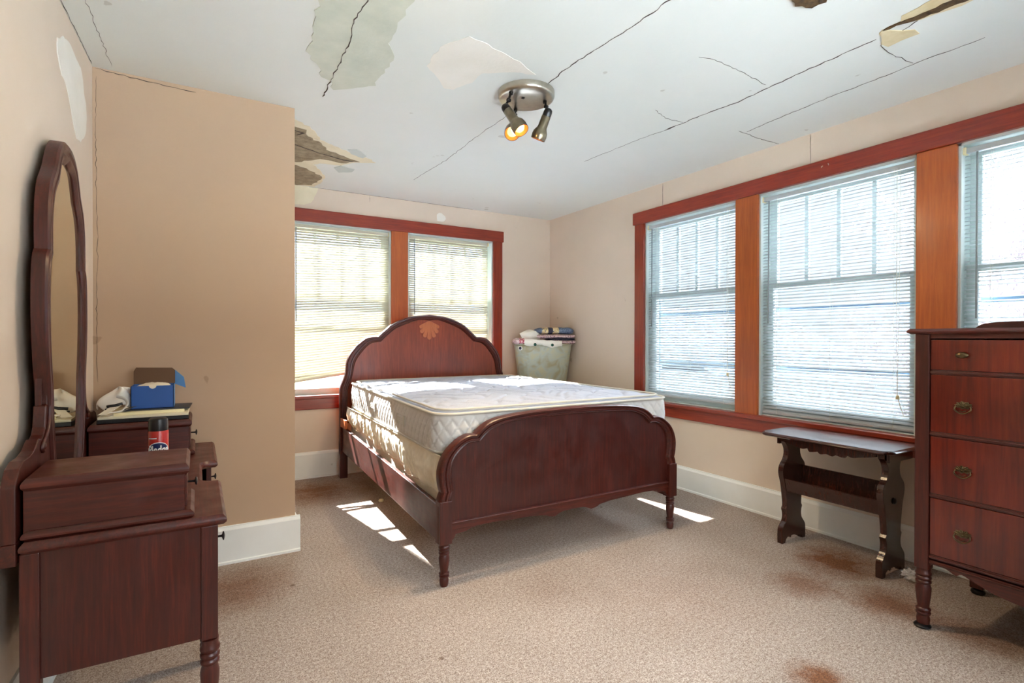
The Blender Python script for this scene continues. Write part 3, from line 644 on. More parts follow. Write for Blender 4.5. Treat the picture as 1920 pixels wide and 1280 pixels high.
for y in (2.92, 3.60):
    h = MB(); h.hexa([(lx(a)-o-.010, a, z) for z in (.672, .715) for o in (0.0, .007) for a in (y-.075, y+.075)]); ho_ = h.build('handle', MATSIDE, mat_t, bevel=0.003)
    e = MB()
    for yy in (y-.068, y+.068): e.hexa([(lx(a)-o-.012, a, z) for z in (.664, .723) for o in (0.0, .008) for a in (yy-.008, yy+.008)])
    for zz in (.683, .694, .705): e.hexa([(lx(a)-o-.012, a, z) for z in (zz-.0018, zz+.0018) for o in (0.004, .0075) for a in (y-.06, y+.06)])
    e.build('stitching', PIPING, ho_, bevel=0.001)

# ------------------------------------------------------------------ vanity with mirror
van = thing('vanity', 'dark mahogany vanity with stepped drawer boxes and tall shaped mirror', 'vanity', (-0.16, 2.405, 0))
def slab(mb, pts, z0, z1, lip=0.012):   # moulded top: chamfered top edge, cove under
    c = Vector((sum(p[0] for p in pts)/len(pts), sum(p[1] for p in pts)/len(pts)))
    def ins(k):
        n = len(pts); out = []
        for i in range(n):
            a = Vector(pts[i-1]); b = Vector(pts[i]); d = Vector(pts[(i+1) % n]); e1 = (b-a).normalized(); e2 = (d-b).normalized()
            n1 = Vector((-e1.y, e1.x)); n2 = Vector((-e2.y, e2.x)); m = (n1+n2); m = m/max(.5, m.dot(n1)) if m.length > 1e-6 else n1
            out.append(b+m*k)
        return out
    rows = [(lip*.9, z0), (lip*.1, z0+(z1-z0)*.28), (0, z0+(z1-z0)*.5), (lip*.25, z0+(z1-z0)*.72), (lip*1.0, z1)]
    vs = []; n = len(pts)
    for k, z in rows: vs += [(p.x, p.y, z) for p in ins(k)]
    fs = [tuple(range(n-1, -1, -1)), tuple((len(rows)-1)*n+i for i in range(n))]
    fs += [(j*n+i, j*n+(i+1) % n, (j+1)*n+(i+1) % n, (j+1)*n+i) for j in range(len(rows)-1) for i in range(n)]
    return mb.add(vs, fs)
VB = -0.385
def arc(cx, cy, r, a0, a1, n=6): return [(cx+r*math.cos(R(a0+(a1-a0)*k/n)), cy+r*math.sin(R(a0+(a1-a0)*k/n))) for k in range(n+1)]
topo = [(VB, 1.765), (.076, 1.765), (.076, 2.215), (.058, 2.215)]+arc(.058, 2.255, .04, -90, -180, 5)[1:]+[(.018, 2.52)]+arc(.058, 2.52, .04, 180, 90, 5)[1:]+[(.076, 2.56), (.076, 3.045), (VB, 3.045)]
m = MB(); slab(m, topo, .610, .640, .010); m.build('top', MAH_Y, van, smooth=30)
bc = MB()
bc.box(VB+.005, .020, 1.782, 1.800, .283, .610)      # near side panel
bc.box(VB+.005, .020, 3.010, 3.028, .283, .610)
bc.box(VB+.005, .035, 2.185, 2.200, .283, .610); bc.box(VB+.005, .035, 2.595, 2.610, .283, .610)
bc.box(VB+.003, VB+.010, 1.80, 3.02, .283, .610)
bc.box(VB+.01, .030, 1.80, 2.19, .283, .298); bc.box(VB+.01, .030, 2.60, 3.015, .283, .298)
bc.box(VB+.01, .000, 2.19, 2.60, .47, .485)
bc.build('case', MAH_Z, van)
for y in (1.774, 2.165, 2.595, 3.000):
    p_ = MB(); p_.box(.010, .053, y, y+.040, .278, .610); p_.build('post', MAH_Z, van, bevel=0.003)
for y in (1.774, 3.000): MB().box(VB, VB+.040, y, y+.036, 0, .610).build('leg', MAH_Z, van, bevel=0.003)
vturn = [(r*1.0 if r > .01 else r, z*1.34) for r, z in turn]
for y in (1.794, 2.185, 2.615, 3.020): MB().lathe(vturn, (.032, y, 0), n=28).build('leg', MAH_Z, van, smooth=50)
def knob(parent, x, y, z):
    MB().lathe([(.003, 0), (.0035, .016), (.004, .018), (.013, .021), (.013, .024), (.006, .026), (.001, .027)], (x, y, z), (1, 0, 0), 16).build('knob', BLACKM, parent, smooth=40)
for y0, y1 in ((1.818, 2.162), (2.640, 2.996)):
    for z0, z1 in ((.490, .600), (.300, .482)):
        dr = MB().box(.030, .048, y0, y1, z0, z1).build('drawer', MAH_Y, van, bevel=0.003)
        if z0 > .48: knob(dr, .048, y0+.05, (z0+z1)/2)
dr = MB().box(-.020, .006, 2.21, 2.59, .495, .600).build('drawer', MAH_Y, van, bevel=0.003)
MB().box(.012, .030, 1.814, 2.166, .283, .600).build('drawer_divider', MAH_Y, van)
# raised drawer boxes
for ya, yb, kn in ((1.782, 2.035, 'n'), (2.735, 3.030, 'f')):
    d = MB().box(VB+.005, -.030, ya+.008, yb-.008, .640, .770).build('drawer_box', MAH_X, van, bevel=0.002)
    m = MB(); slab(m, [(VB+.002, ya-.004), (-.018, ya-.004), (-.018, yb+.004), (VB+.002, yb+.004)], .766, .798, .009); m.build('box_top', MAH_X, d, smooth=30)
    m = MB(); slab(m, [(VB+.002, ya-.006), (-.006, ya-.006), (-.006, yb+.006), (VB+.002, yb+.006)], .640, .664, .010); m.build('base_moulding', MAH_X, d, smooth=30)
    fr = MB().box(-.031, -.024, ya+.014, yb-.014, .672, .760).build('drawer', MAH_Y, d, bevel=0.002); knob(fr, -.024, (ya+yb)/2 if kn == 'n' else yb-.14, .716)
# mirror and shaped back board, one outline
yc = 2.405
m_out = [(0, 1.828), (.05, 1.826), (.105, 1.808), (.150, 1.775), (.182, 1.735), (.205, 1.700), (.235, 1.670), (.268, 1.635), (.290, 1.585), (.300, 1.53), (.302, 1.46), (.300, 1.425), (.325, 1.400), (.338, 1.34), (.342, 1.25), (.336, 1.16), (.322, 1.08), (.306, 1.02), (.300, .985), (.294, .92), (.280, .84), (.262, .76), (.240, .70), (.222, .642)]
m_in = [(0, 1.765), (.03, 1.752), (.07, 1.750), (.105, 1.735), (.135, 1.690), (.155, 1.655), (.185, 1.630), (.212, 1.600), (.232, 1.560), (.242, 1.51), (.244, 1.455), (.243, 1.415), (.262, 1.385), (.276, 1.33), (.280, 1.25), (.275, 1.16), (.262, 1.08), (.248, 1.02), (.243, .985), (.240, .92), (.228, .84), (.212, .76), (.192, .70), (.174, .642)]
mo, mi_ = smooth_pair(m_out, m_in, (4, 11), 4)
XM = -.385
fnM = lambda u, v, d: (XM+d, yc-u, v)
profm = [(0, -.034), (0, -.002), (.10, .004), (.34, .005), (.42, -.001), (.52, -.001), (.60, .004), (.80, .003), (1.0, -.006), (1.0, -.030)]
mir = MB().band(mo, mi_, profm, fnM).build('mirror_frame', MAH_Z, van, smooth=35)
lo_o = [(.300, .985), (.300, .955), (.318, .952), (.322, .925), (.330, .890), (.350, .870), (.375, .862), (.400, .866), (.420, .858), (.455, .842), (.500, .835), (.560, .835), (.600, .822), (.622, .800), (.635, .782), (.636, .64)]
for sx in (-1, 1):
    o = [(u*sx, z) for u, z in lo_o]+[(.215*sx, .64), (.262*sx, .78), (.285*sx, .90), (.292*sx, .985)]
    br = MB(); br.prism(o, -.034, -.004, fnM); b_o = br.build('mirror_bracket', MAH_Z, van, bevel=0.003)
    e = MB(); e.tube([fnM(u*sx, z, -.001) for u, z in crspline([(.285, .985), (.290, .94), (.300, .905), (.322, .875), (.350, .858), (.372, .850), (.385, .838), (.378, .826), (.364, .828)], 5)], .006, 8); e.lathe([(.001, -.004), (.010, -.002), (.012, .004), (.006, .008), (.001, .009)], fnM(.368*sx, .838, -.002), (1, 0, 0), 14)
    e.build('scroll', MAH_Z, b_o, smooth=50)
gl = MB(); gp = [(u*1.02, z) for u, z in mi_]; 
gl.prism(gp, -.014, -.009, fnM); gl.build('mirror_glass', MIRROR, van)
MB().prism([(-.315, .64), (.315, .64), (.315, .985), (.302, 1.1), (.27, 1.6), (0, 1.78), (-.27, 1.6), (-.302, 1.1), (-.315, .985)], -.030, -.0155, fnM).build('mirror_backing', MAH_Z, van)
MB().box(XM-.034, XM-.004, 1.768, 3.040, .585, .64).build('back_rail', MAH_Y, van, bevel=0.002)

# ---- things on the vanity
can = thing('aerosol_can', 'furniture polish spray can with black cap and red label, standing between the drawer boxes', 'spray can', (-.118, 2.275, .6405))
MB().lathe([(.028, .640), (.0305, .643), (.0315, .648), (.0315, .822), (.029, .830)], (-.118, 2.275, 0), n=40).build('body', plain('can_red_enamel', srgb(178, 42, 34), 0.25), can, smooth=40)
MB().lathe([(.0295, .815), (.0300, .818), (.0300, .855), (.0285, .867), (.023, .872), (.004, .873)], (-.118, 2.275, 0), n=40).build('cap', BLACK, can, smooth=40)
MB().lathe([(.0318, .641), (.0325, .644), (.0318, .647)], (-.118, 2.275, 0), n=40).build('rim', NICKEL, can, smooth=40)
def on_can(u, v, r):   # u metres round the can, 0 faces the camera
    a = math.atan2(-2.275, .118)+u/.0315
    return (-.118+r*math.cos(a), 2.275+r*math.sin(a), v)
def can_patch(mb, outline_fn, u0, u1, n, r):
    vs = []; 
    for i in range(n+1):
        u = u0+(u1-u0)*i/n; lo, hi_ = outline_fn(u); vs += [on_can(u, lo, r), on_can(u, hi_, r)]
    mb.add(vs, [(2*i, 2*i+2, 2*i+3, 2*i+1) for i in range(n)])
el = lambda cx, cz, a, b: (lambda u: (cz-b*math.sqrt(max(0, 1-((u-cx)/a)**2)), cz+b*math.sqrt(max(0, 1-((u-cx)/a)**2))))
q = MB(); can_patch(q, el(0, .752, .0385, .036), -.0385, .0385, 40, .0317); q.build('label_ring', WHITEP, can, smooth=180)
q = MB(); can_patch(q, el(0, .752, .0365, .0335), -.0365, .0365, 40, .0319); q.build('label_oval', plain('label_navy', srgb(26, 40, 84), 0.3), can, smooth=180)
q = MB(); can_patch(q, lambda u: (.800+.10*(u+.032)**1.0*.12, .803+.10*(u+.032)*.35), -.034, -.005, 10, .0318); q.build('label_stripe', WHITEP, can, smooth=180)
tcv = bpy.data.curves.new('lettering', 'FONT'); tcv.body = 'Pledge'; tcv.size = .036; tcv.align_x = 'CENTER'; tcv.extrude = 0; tcv.offset = 0.0009
tob = bpy.data.objects.new('lettering_source', tcv); C.objects.link(tob)
bpy.context.view_layer.update()
me_ = bpy.data.meshes.new_from_object(tob.evaluated_get(bpy.context.evaluated_depsgraph_get()))
bmx = bmesh.new(); bmx.from_mesh(me_); bmesh.ops.subdivide_edges(bmx, edges=bmx.edges[:], cuts=1); bmesh.ops.triangulate(bmx, faces=bmx.faces[:])
q = MB(); q.add([on_can(v.co.x*.70, .749+v.co.y*1.1, .0322) for v in bmx.verts], [tuple(v.index for v in f.verts) for f in bmx.faces]); bmx.free()
bpy.data.objects.remove(tob); bpy.data.meshes.remove(me_)
q.build('lettering', WHITEP, can)

ZD = .7985
def tabbed(mb, o, wdt, dep, th, ang=0):
    pass
def rotbox(mb, cx, cy, z0, z1, w_, d_, ang):
    c, s_ = math.cos(R(ang)), math.sin(R(ang))
    mb.hexa([(cx+a*c-b*s_, cy+a*s_+b*c, z) for z in (z0, z1) for b in (-d_/2, d_/2) for a in (-w_/2, w_/2)])
o = MB(); rotbox(o, -.195, 2.885, ZD, ZD+.018, .325, .27, 1); tag(o.build('picture_frame', BLACK, bevel=0.003), 'flat black frame lying at the bottom of the stack on the far drawer box', 'picture frame')
o = MB(); rotbox(o, -.190, 2.880, ZD+.018, ZD+.028, .320, .26, -1); tag(o.build('book', plain('cream_card', srgb(220, 212, 184), .7), bevel=0.001), 'cream board lying on the black frame', 'board')
o = MB(); rotbox(o, -.180, 2.895, ZD+.028, ZD+.039, .255, .22, 3); tag(o.build('book', plain('ivory_pages', srgb(232, 222, 180), .7), bevel=0.001), 'ivory book directly under the blue box', 'book')
o = MB(); rotbox(o, -.150, 2.915, ZD+.039, ZD+.044, .255, .19, -3); tag(o.build('folder', plain('dark_folder', srgb(38, 42, 50), .5), bevel=0.001), 'thin dark folder sandwiched between ivory book and blue box', 'folder')
# blue carton
BX0, BX1, BY0, BY1, BZ0, BZ1 = -.248, -.088, 2.845, 2.975, ZD+.044, .943
BLUE = plain('blue_card', srgb(34, 84, 158), 0.45); BLUEL = plain('light_blue_card', srgb(96, 150, 205), 0.5); KRAFT = plain('kraft_inner', srgb(96, 70, 48), 0.8)
cart = thing('carton', 'blue cardboard carton with its brown-lined lid open, on the far drawer box', 'box', ((BX0+BX1)/2, (BY0+BY1)/2, BZ0))
t_ = .0025; o = MB()
o.box(BX0, BX1, BY0, BY1, BZ0, BZ0+t_); o.box(BX0, BX1, BY1-t_, BY1, BZ0, BZ1); o.box(BX0, BX0+t_, BY0, BY1, BZ0, BZ1)
fx = [(BX0, BZ0), (BX1, BZ0), (BX1, BZ1), ((BX0+BX1)/2+.014, BZ1)]+[((BX0+BX1)/2+.014*math.cos(R(a)), BZ1-.013*math.sin(R(a))) for a in range(20, 180, 20)]+[((BX0+BX1)/2-.014, BZ1), (BX0, BZ1)]
o.prism(fx, BY0, BY0+t_, lambda u, v, d: (u, d, v)); o.build('box', BLUE, cart)
MB().box(BX1-t_, BX1, BY0, BY1, BZ0, BZ1).build('end_panel', BLUEL, cart)
o = MB(); o.cur = 0
lid = [(BX0, 0), (BX0-.001, .06), (BX0+.008, .078), (BX1-.012, .074), (BX1+.002, .060), (BX1, 0)]
o.prism(lid, 0, t_, lambda u, v, d: (u, BY1+v*.20+d, BZ1+v*.97)); o.build('lid', KRAFT, cart)
o = MB(); o.hexa([(BX1, BY1, BZ1-.004), (BX1+.044, BY1-.030, BZ1-.022), (BX1, BY1+.002, BZ1-.004), (BX1+.044, BY1-.028, BZ1-.022), (BX1, BY1+.010, BZ1+.062), (BX1+.036, BY1-.012, BZ1+.028), (BX1, BY1+.012, BZ1+.062), (BX1+.036, BY1-.010, BZ1+.028)]); o.build('side_flap', BLUEL, cart)
o = MB()
def crump(cx, cy, cz, rx, ry, rz, seed, nu=26, nv=16, amp=.35, fr=2.2):
    def f(u, v):
        th = u*2*math.pi; ph = v*math.pi; d = Vector((math.sin(ph)*math.cos(th), math.sin(ph)*math.sin(th), math.cos(ph)))
        k = 1+amp*noise.noise(d*fr+Vector((seed, 0, 0)))+amp*.5*noise.noise(d*fr*2.7+Vector((0, seed, 0)))
        return (cx+d.x*rx*k, cy+d.y*ry*k, max(cz-rz*.98, cz+d.z*rz*k))
    return f
o.grid(crump(-.168, 2.91, .925, .072, .055, .026, 3), 26, 16, True); tag(o.build('tissue', plain('crumpled_tissue', srgb(226, 216, 196), .9), smooth=180), 'crumpled cream tissue poking out of the open blue carton', 'tissue')
# white moulded mask left of the carton
msk = thing('dust_mask', 'white moulded mask lying on papers left of the blue carton', 'mask', (-.305, 2.86, .84))
o = MB()
def mf(u, v):
    th = (u-.5)*math.pi*1.15; ph = v*math.pi*.5; r = math.sin(ph)
    x = .070*r*math.sin(th)*1.0; y = -.055*r*math.cos(th)*.9; z = .085*math.cos(ph)*(1+.12*math.cos(3*th))
    return (-.295+x+.01*math.sin(5*v), 2.90+y, .852+z*.95+.012*math.sin(4*th)*r)
o.grid(mf, 30, 18); ob = o.build('shell', plain('white_shell', srgb(236, 232, 222), .5), msk, smooth=180); so2 = ob.modifiers.new('t', 'SOLIDIFY'); so2.thickness = .004
o = MB(); o.tube([(-.330, 2.83, .862), (-.30, 2.822, .866), (-.275, 2.83, .872)], .006, 8, flat=.5); o.tube([(-.335, 2.832, .850), (-.30, 2.824, .852)], .004, 8); o.build('vent_slots', BLACK, msk, smooth=60)
o = MB(); o.tube(crspline([(-.295, 2.825, .905), (-.265, 2.800, .895), (-.255, 2.79, .872), (-.275, 2.775, .848), (-.315, 2.77, .842)], 6), .007, 8, flat=.3); o.build('strap', WHITEP, msk, smooth=60)
o = MB()
for k, (cx, cy, a, col) in enumerate([(-.29, 2.80, 30, 0), (-.27, 2.815, -35, 1), (-.315, 2.80, 60, 0)]):
    o.cur = col; c, s_ = math.cos(R(a)), math.sin(R(a))
    o.hexa([(cx+p*c-q_*s_, cy+p*s_+q_*c, z+p*.35) for z in (.8385+k*.006, .8395+k*.006) for q_ in (-.018, .018) for p in (-.045, .045)])
tag(o.build('papers', [plain('paper_white', srgb(230, 226, 210), .8), plain('paper_dark', srgb(60, 60, 62), .5)]), 'loose curled papers beneath the white mask', 'papers')

# ------------------------------------------------------------------ chest of drawers
CX, CY0, CY1 = 2.495, .120, 1.015
ch = thing('chest_of_drawers', 'tall mahogany chest of drawers with brass pulls at the right edge', 'dresser', (2.77, (CY0+CY1)/2, 0))
m = MB(); slab(m, [(2.478, CY0-.025), (3.10, CY0-.025), (3.10, CY1+.026), (2.478, CY1+.026)], 1.176, 1.197, .010); m.build('top', MAH_Y, ch, smooth=30)
MB().box(CX+.004, 3.085, CY0+.048, CY1-.048, 1.158, 1.178).build('cornice', MAH_Y, ch, bevel=.002)
m = MB(); m.box(CX+.035, 3.065, CY0+.010, CY0+.028, .24, 1.170); m.box(CX+.035, 3.065, CY1-.028, CY1-.010, .24, 1.170); m.box(3.055, 3.068, CY0+.02, CY1-.02, .24, 1.17); m.box(CX+.03, 3.06, CY0+.02, CY1-.02, .262, .275); m.build('case', MAH_Z, ch)
cturn = [(r*1.05, z*1.175) for r, z in turn]
for y in (CY0, CY1-.048):
    MB().box(CX-.004, CX+.044, y, y+.048, .238, 1.176).build('post', MAH_Z, ch, bevel=.003)
    MB().lathe(cturn, (CX+.020, y+.024, .0), n=28).build('leg', MAH_Z, ch, smooth=50)
    MB().box(3.025, 3.073, y, y+.048, .028, 1.170).build('leg', MAH_Z, ch, bevel=.003)
    MB().lathe([(.004, 0), (.024, .003), (.027, .010), (.024, .019), (.010, .024), (.010, .03)], (3.049, y+.024, 0), n=20).build('caster', BLACKM, ch, smooth=50)
    MB().lathe([(.004, 0), (.027, .002), (.030, .008), (.024, .015), (.010, .017)], (CX+.014, y+.024, 0), n=20).build('caster', BLACKM, ch, smooth=50)
yd0, yd1 = CY0+.050, CY1-.050
for z in (1.025, .7815, .5375, .295, .2720):
    r_ = MB(); r_.box(CX+.006, CX+.03, yd0-.002, yd1+.002, z-.0085, z+.0085); r_.box(CX+.000, CX+.01, yd0-.002, yd1+.002, z-.003, z+.003); r_.build('rail', MAH_Y, ch, bevel=.002)
def bail(parent, y, z):
    x = CX+.004; s_ = 1.0
    p = MB(); pts = []
    for k in range(36):
        a = 2*math.pi*k/36; rr = .024*(1+.16*math.cos(9*a)); pts.append((y+rr*math.cos(a)*1.05, z+.006+rr*.55*math.sin(a)))
    p.prism(pts, 0, .003, lambda u, v, d: (x-d, u, v)); po = p.build('handle', BRASS, parent, bevel=.001)
    e = MB()
    for k in range(7):
        a = R(20+k*23.3); e.tube([(x-.003, y, z+.002), (x-.007, y+.012*math.cos(a), z+.002+.010*math.sin(a)), (x-.003, y+.023*math.cos(a), z+.002+.017*math.sin(a))], [.002, .0035, .0015], 6)
    e.lathe([(.006, 0), (.005, .008), (.001, .010)], (x-.001, y, z+.002), (-1, 0, 0), 12)
    e.build('rosette', BRASS, po, smooth=60)
    b = MB(); b.tube(crspline([(x-.005, y-.022, z+.002), (x-.010, y-.025, z-.010), (x-.012, y-.014, z-.021), (x-.012, y, z-.025), (x-.012, y+.014, z-.021), (x-.010, y+.025, z-.010), (x-.005, y+.022, z+.002)], 5), .0024, 8)
    b.tube(crspline([(x-.012, y-.010, z-.014), (x-.012, y, z-.018), (x-.012, y+.010, z-.014)], 4), .0018, 6)
    b.build('bail', BRASS, po, smooth=60)
for i, (z0, z1) in enumerate(((1.035, 1.153), (.791, 1.016), (.547, .772), (.305, .528))):
    d = MB().box(CX+.004, CX+.028, yd0, yd1, z0, z1).build('drawer', CHESTF, ch, bevel=.002)
    for y in (.859, CY0+CY1-.859):
        if i == 0:
            k = MB(); k.lathe([(.005, 0), (.005, .010), (.012, .013), (.015, .018), (.012, .023), (.001, .025)], (CX+.004, y, 1.095), (-1, 0, 0), 20)
            k.v = [(a, y+(b-y)*1.35, 1.095+(c-1.095)*.8) for a, b, c in k.v]; k.build('knob', BRASS, d, smooth=50)
        else: bail(d, y, {1: .899, 2: .655, 3: .410}[i])
cm = (CY0+CY1)/2
half = [(0, .232), (.06, .214), (.13, .213), (.20, .224), (.26, .245), (.295, .258), (.315, .248), (.345, .262), (.385, .266), (.398, .255)]
aps = crspline(mirror_half(half), 4, (3, 12)); aps = [(-.398, .270)]+aps+[(.398, .270)]
MB().prism([(cm+u, z) for u, z in aps], 0, .018, lambda u, v, d: (CX+.008+d, u, v)).build('apron', MAH_Y, ch)
gb = crspline([(-.425, 1.197), (-.41, 1.215), (-.38, 1.226), (-.30, 1.232), (0, 1.236), (.30, 1.232), (.38, 1.226), (.41, 1.215), (.425, 1.197)], 4)
MB().prism([(cm+u, z) for u, z in gb], 0, .016, lambda u, v, d: (2.99+d, u, v)).build('back_rail', MAH_Y, ch, bevel=.002)

# ------------------------------------------------------------------ narrow trestle table
tb = thing('side_table', 'narrow dark wooden table with curvy slab legs below the window', 'table', (2.96, 1.56, 0))
def tc(cx, cy, sx, sy): return [(cx+sx*a, cy+sy*b) for a, b in ((0, .045), (.012, .030), (.022, .022), (.032, .012), (.045, 0))]
x0, x1, y0, y1 = 2.790, 3.150, 1.235, 1.925
tpo = [(x0, y0+.05), (x0+.010, y0+.030), (x0+.030, y0+.022), (x0+.045, y0+.006), (x0+.065, y0), (x1-.065, y0), (x1-.045, y0+.006), (x1-.03, y0+.022), (x1-.01, y0+.030), (x1, y0+.05),
       (x1, y1-.05), (x1-.010, y1-.030), (x1-.030, y1-.022), (x1-.045, y1-.006), (x1-.065, y1), (x0+.065, y1), (x0+.045, y1-.006), (x0+.03, y1-.022), (x0+.01, y1-.030), (x0, y1-.05)]
m = MB(); slab(m, tpo, .602, .622, .010); m.build('top', TABLEW, tb, smooth=30)
lh = [(.095, .602), (.095, .575), (.078, .560), (.062, .535), (.058, .505), (.072, .470), (.100, .440), (.108, .410), (.104, .380), (.090, .340), (.080, .290), (.072, .235), (.070, .205), (.080, .190), (.072, .170), (.070, .145), (.078, .120), (.100, .095), (.112, .070), (.112, .005), (.112, 0), (.082, 0), (.076, .018), (.060, .030), (.042, .032), (.032, .022), (.022, .034)]
lg = crspline(lh, 3, (1, 12, 13, 19, 20, 21, 24, 25))
lo = [(u, z) for u, z in lg]+[(-u, z) for u, z in reversed(lg)]
for y in (1.285, 1.792):
    MB().prism(lo, y, y+.030, lambda u, v, d: (2.945+u, d, v)).build('leg', TABLEL, tb, bevel=.003)
aph = [(0, .552), (.03, .545), (.045, .556), (.07, .550), (.09, .548), (.10, .564), (.13, .557), (.16, .564), (.20, .572), (.238, .582)]
apf = crspline(mirror_half(aph), 3, (4, 7, 11, 14)); apf = [(-.238, .602)]+apf+[(.238, .602)]
for x in (2.835, 3.070): MB().prism([(1.5535+u, z) for u, z in apf], x, x+.014, lambda u, v, d: (d, u, v)).build('apron', TABLEL, tb)
for y in (1.262, 1.822): MB().box(2.85, 3.08, y, y+.014, .560, .602).build('end_rail', TABLEL, tb)
for x, z0, z1, lean in ((2.868, .300, .368, -.018), (3.000, .300, .425, .02)):
    m = MB(); m.hexa([(x+dx+(lean if z > .35 else 0), y, z) for z in (z0, z1) for y in (1.315, 1.792) for dx in (0, .014)]); m.build('shelf_rail', TABLEL, tb, bevel=.002)
MB().box(2.868, 3.014, 1.315, 1.792, .295, .307).build('shelf', TABLEL, tb)
MB().lathe([(.015, 0), (.015, .006), (.008, .010), (.001, .011)], (2.945, 1.285, .360), (0, -1, 0), 14).build('peg', BLACKM, tb, smooth=50)

# ------------------------------------------------------------------ ceiling light
LC = Vector((1.440, 2.290, 2.40))
lf = thing('ceiling_light', 'round brushed nickel ceiling fixture with three adjustable spotlights', 'ceiling light', tuple(LC))
MB().lathe([(.143, 0), (.143, -.022), (.139, -.032), (.128, -.038), (.060, -.041), (.004, -.042)], LC, n=64).build('canopy', NICKEL, lf, smooth=40)
MB().box(LC.x-.040, LC.x-.028, LC.y-.030, LC.y-.018, 2.354, 2.360).build('screw', BLACKM, lf)
BULB = emis('warm_bulb', (1.0, .66, .28, 1), 0.95)
INNER, n_, l_, b_ = new_mat('warm_reflector'); b_.inputs['Base Color'].default_value = srgb(236, 158, 62); b_.inputs['Roughness'].default_value = .4
for base, ball, mouth in (((1.326, 2.250, 2.361), (1.282, 2.222, 2.262), (1.318, 2.136, 2.132)), ((1.523, 2.245, 2.361), (1.516, 2.208, 2.288), (1.494, 2.266, 2.166)), ((1.445, 2.405, 2.361), (1.408, 2.352, 2.276), (1.340, 2.264, 2.164))):
    base = Vector(base); ball = Vector(ball); mouth = Vector(mouth); ax = (mouth-ball); L = ax.length; ax.normalize()
    s_ = thing('x', 'x', 'x', (0, 0, 0)); bpy.data.objects.remove(s_)
    hd = MB()
    hd.lathe([(.0205, .018), (.0225, .022), (.0235, L*.55), (.0265, L*.60), (.036, L*.72), (.0385, L*.85), (.037, L*.97), (.0365, L), (.0345, L), (.034, L*.85), (.028, L*.72), (.018, L*.58), (.004, L*.56)], ball, ax, 36, caps=False)
    ho_ = hd.build('lamp_head', NICKD, lf, smooth=40)
    inn = MB().lathe([(.0340, L-.002), (.0335, L*.85), (.0275, L*.73), (.0175, L*.60)], ball, ax, 32, caps=False).build('reflector', INNER, ho_, smooth=60)
    MB().lathe([(.010, L*.60), (.016, L*.68), (.024, L*.80), (.025, L*.88), (.018, L*.95), (.002, L*.97)], ball, ax, 24).build('bulb', BULB, ho_, smooth=60)
    MB().lathe([(.002, -.021), (.012, -.019), (.019, -.012), (.0215, 0), (.0215, .020), (.019, .021)], ball, ax, 28).build('socket_cap', BLACK, ho_, smooth=50)
    elb = base.lerp(ball, .45)+Vector((0, 0, -.004)); a = MB()
    a.lathe([(.010, 0), (.010, .012), (.006, .014)], base, (0, 0, -1), 14); a.tube([base, elb], .006, 10); a.lathe([(.002, -.009), (.009, -.008), (.009, .008), (.002, .009)], elb, (1, .2, 0), 14); a.tube([elb, ball-ax*.012], .006, 10)
    a.build('swivel_arm', BLACKM, lf, smooth=50)
    pl_ = bpy.data.lights.new('bulb_light', 'SPOT'); pl_.energy = 24; pl_.color = (1, .72, .42); pl_.shadow_soft_size = .02; pl_.spot_size = R(150); pl_.spot_blend = .8
    po_ = bpy.data.objects.new('bulb_light', pl_); C.objects.link(po_); po_.location = mouth-ax*.002; po_.rotation_euler = ax.to_track_quat('-Z', 'Y').to_euler()

# ------------------------------------------------------------------ laundry basket and quilts in the corner
ub = Vector((.905, -.425)); vb = Vector((.425, .905)); bc_ = Vector((2.925, 4.345))
def sq(u, a, b, n=3.2):
    th = u*2*math.pi; c, s_ = math.cos(th), math.sin(th)
    return a*math.copysign(abs(c)**(2/n), c), b*math.copysign(abs(s_)**(2/n), s_)
def bp(lx_, ly_, z): p = bc_+ub*lx_+vb*ly_; return (p.x, p.y, z)
st = MB(); st.prism([(-.20, -.115), (.20, -.115), (.20, .115), (-.20, .115)], 0, .66, lambda u, v, d: bp(u, v, d)); tag(st.build('storage_box', plain('brown_cardboard', srgb(170, 130, 90), .8), bevel=.004), 'plain box under the laundry basket in the corner', 'box')
bk = thing('laundry_basket', 'frosted plastic laundry basket filled with quilts in the room corner', 'laundry basket', (bc_.x, bc_.y, .66))
m = MB()
def bw(u, v):
    k = .80+.20*v; a, b = sq(u, .280*k, .165*k); r_ = .0015*math.sin(u*2*math.pi*26)*(1 if .15 < v < .85 else 0)
    return bp(a*(1+r_*2), b*(1+r_*2), .662+v*.435)
m.grid(bw, 120, 12, True); bo = m.build('body', BASKET, bk, smooth=180); sm = bo.modifiers.new('t', 'SOLIDIFY'); sm.thickness = .003
MB().prism([(sq(k/60, .224, .132)) for k in range(60)], .660, .664, lambda u, v, d: bp(u, v, d)).build('base', BASKET, bk)
MB().tube([bp(*sq(k/80, .283, .168), 1.097) for k in range(80)], .007, 8, True).build('rim', BASKET, bk, smooth=180)
p = Vector(bp(-.235, -.158, 1.062)); nrm = Vector((-vb.x-.5*ub.x, -vb.y-.5*ub.y, 0)).normalized()
MB().lathe([(.010, 0), (.020, .002), (.021, .006), (.012, .008)], p, nrm, 24).build('handle', WHITEP, bk, smooth=50)
MB().lathe([(.001, .0088), (.0135, .0086)], p, nrm, 20, caps=False).build('handle_hole', Q_NAVY, bk)
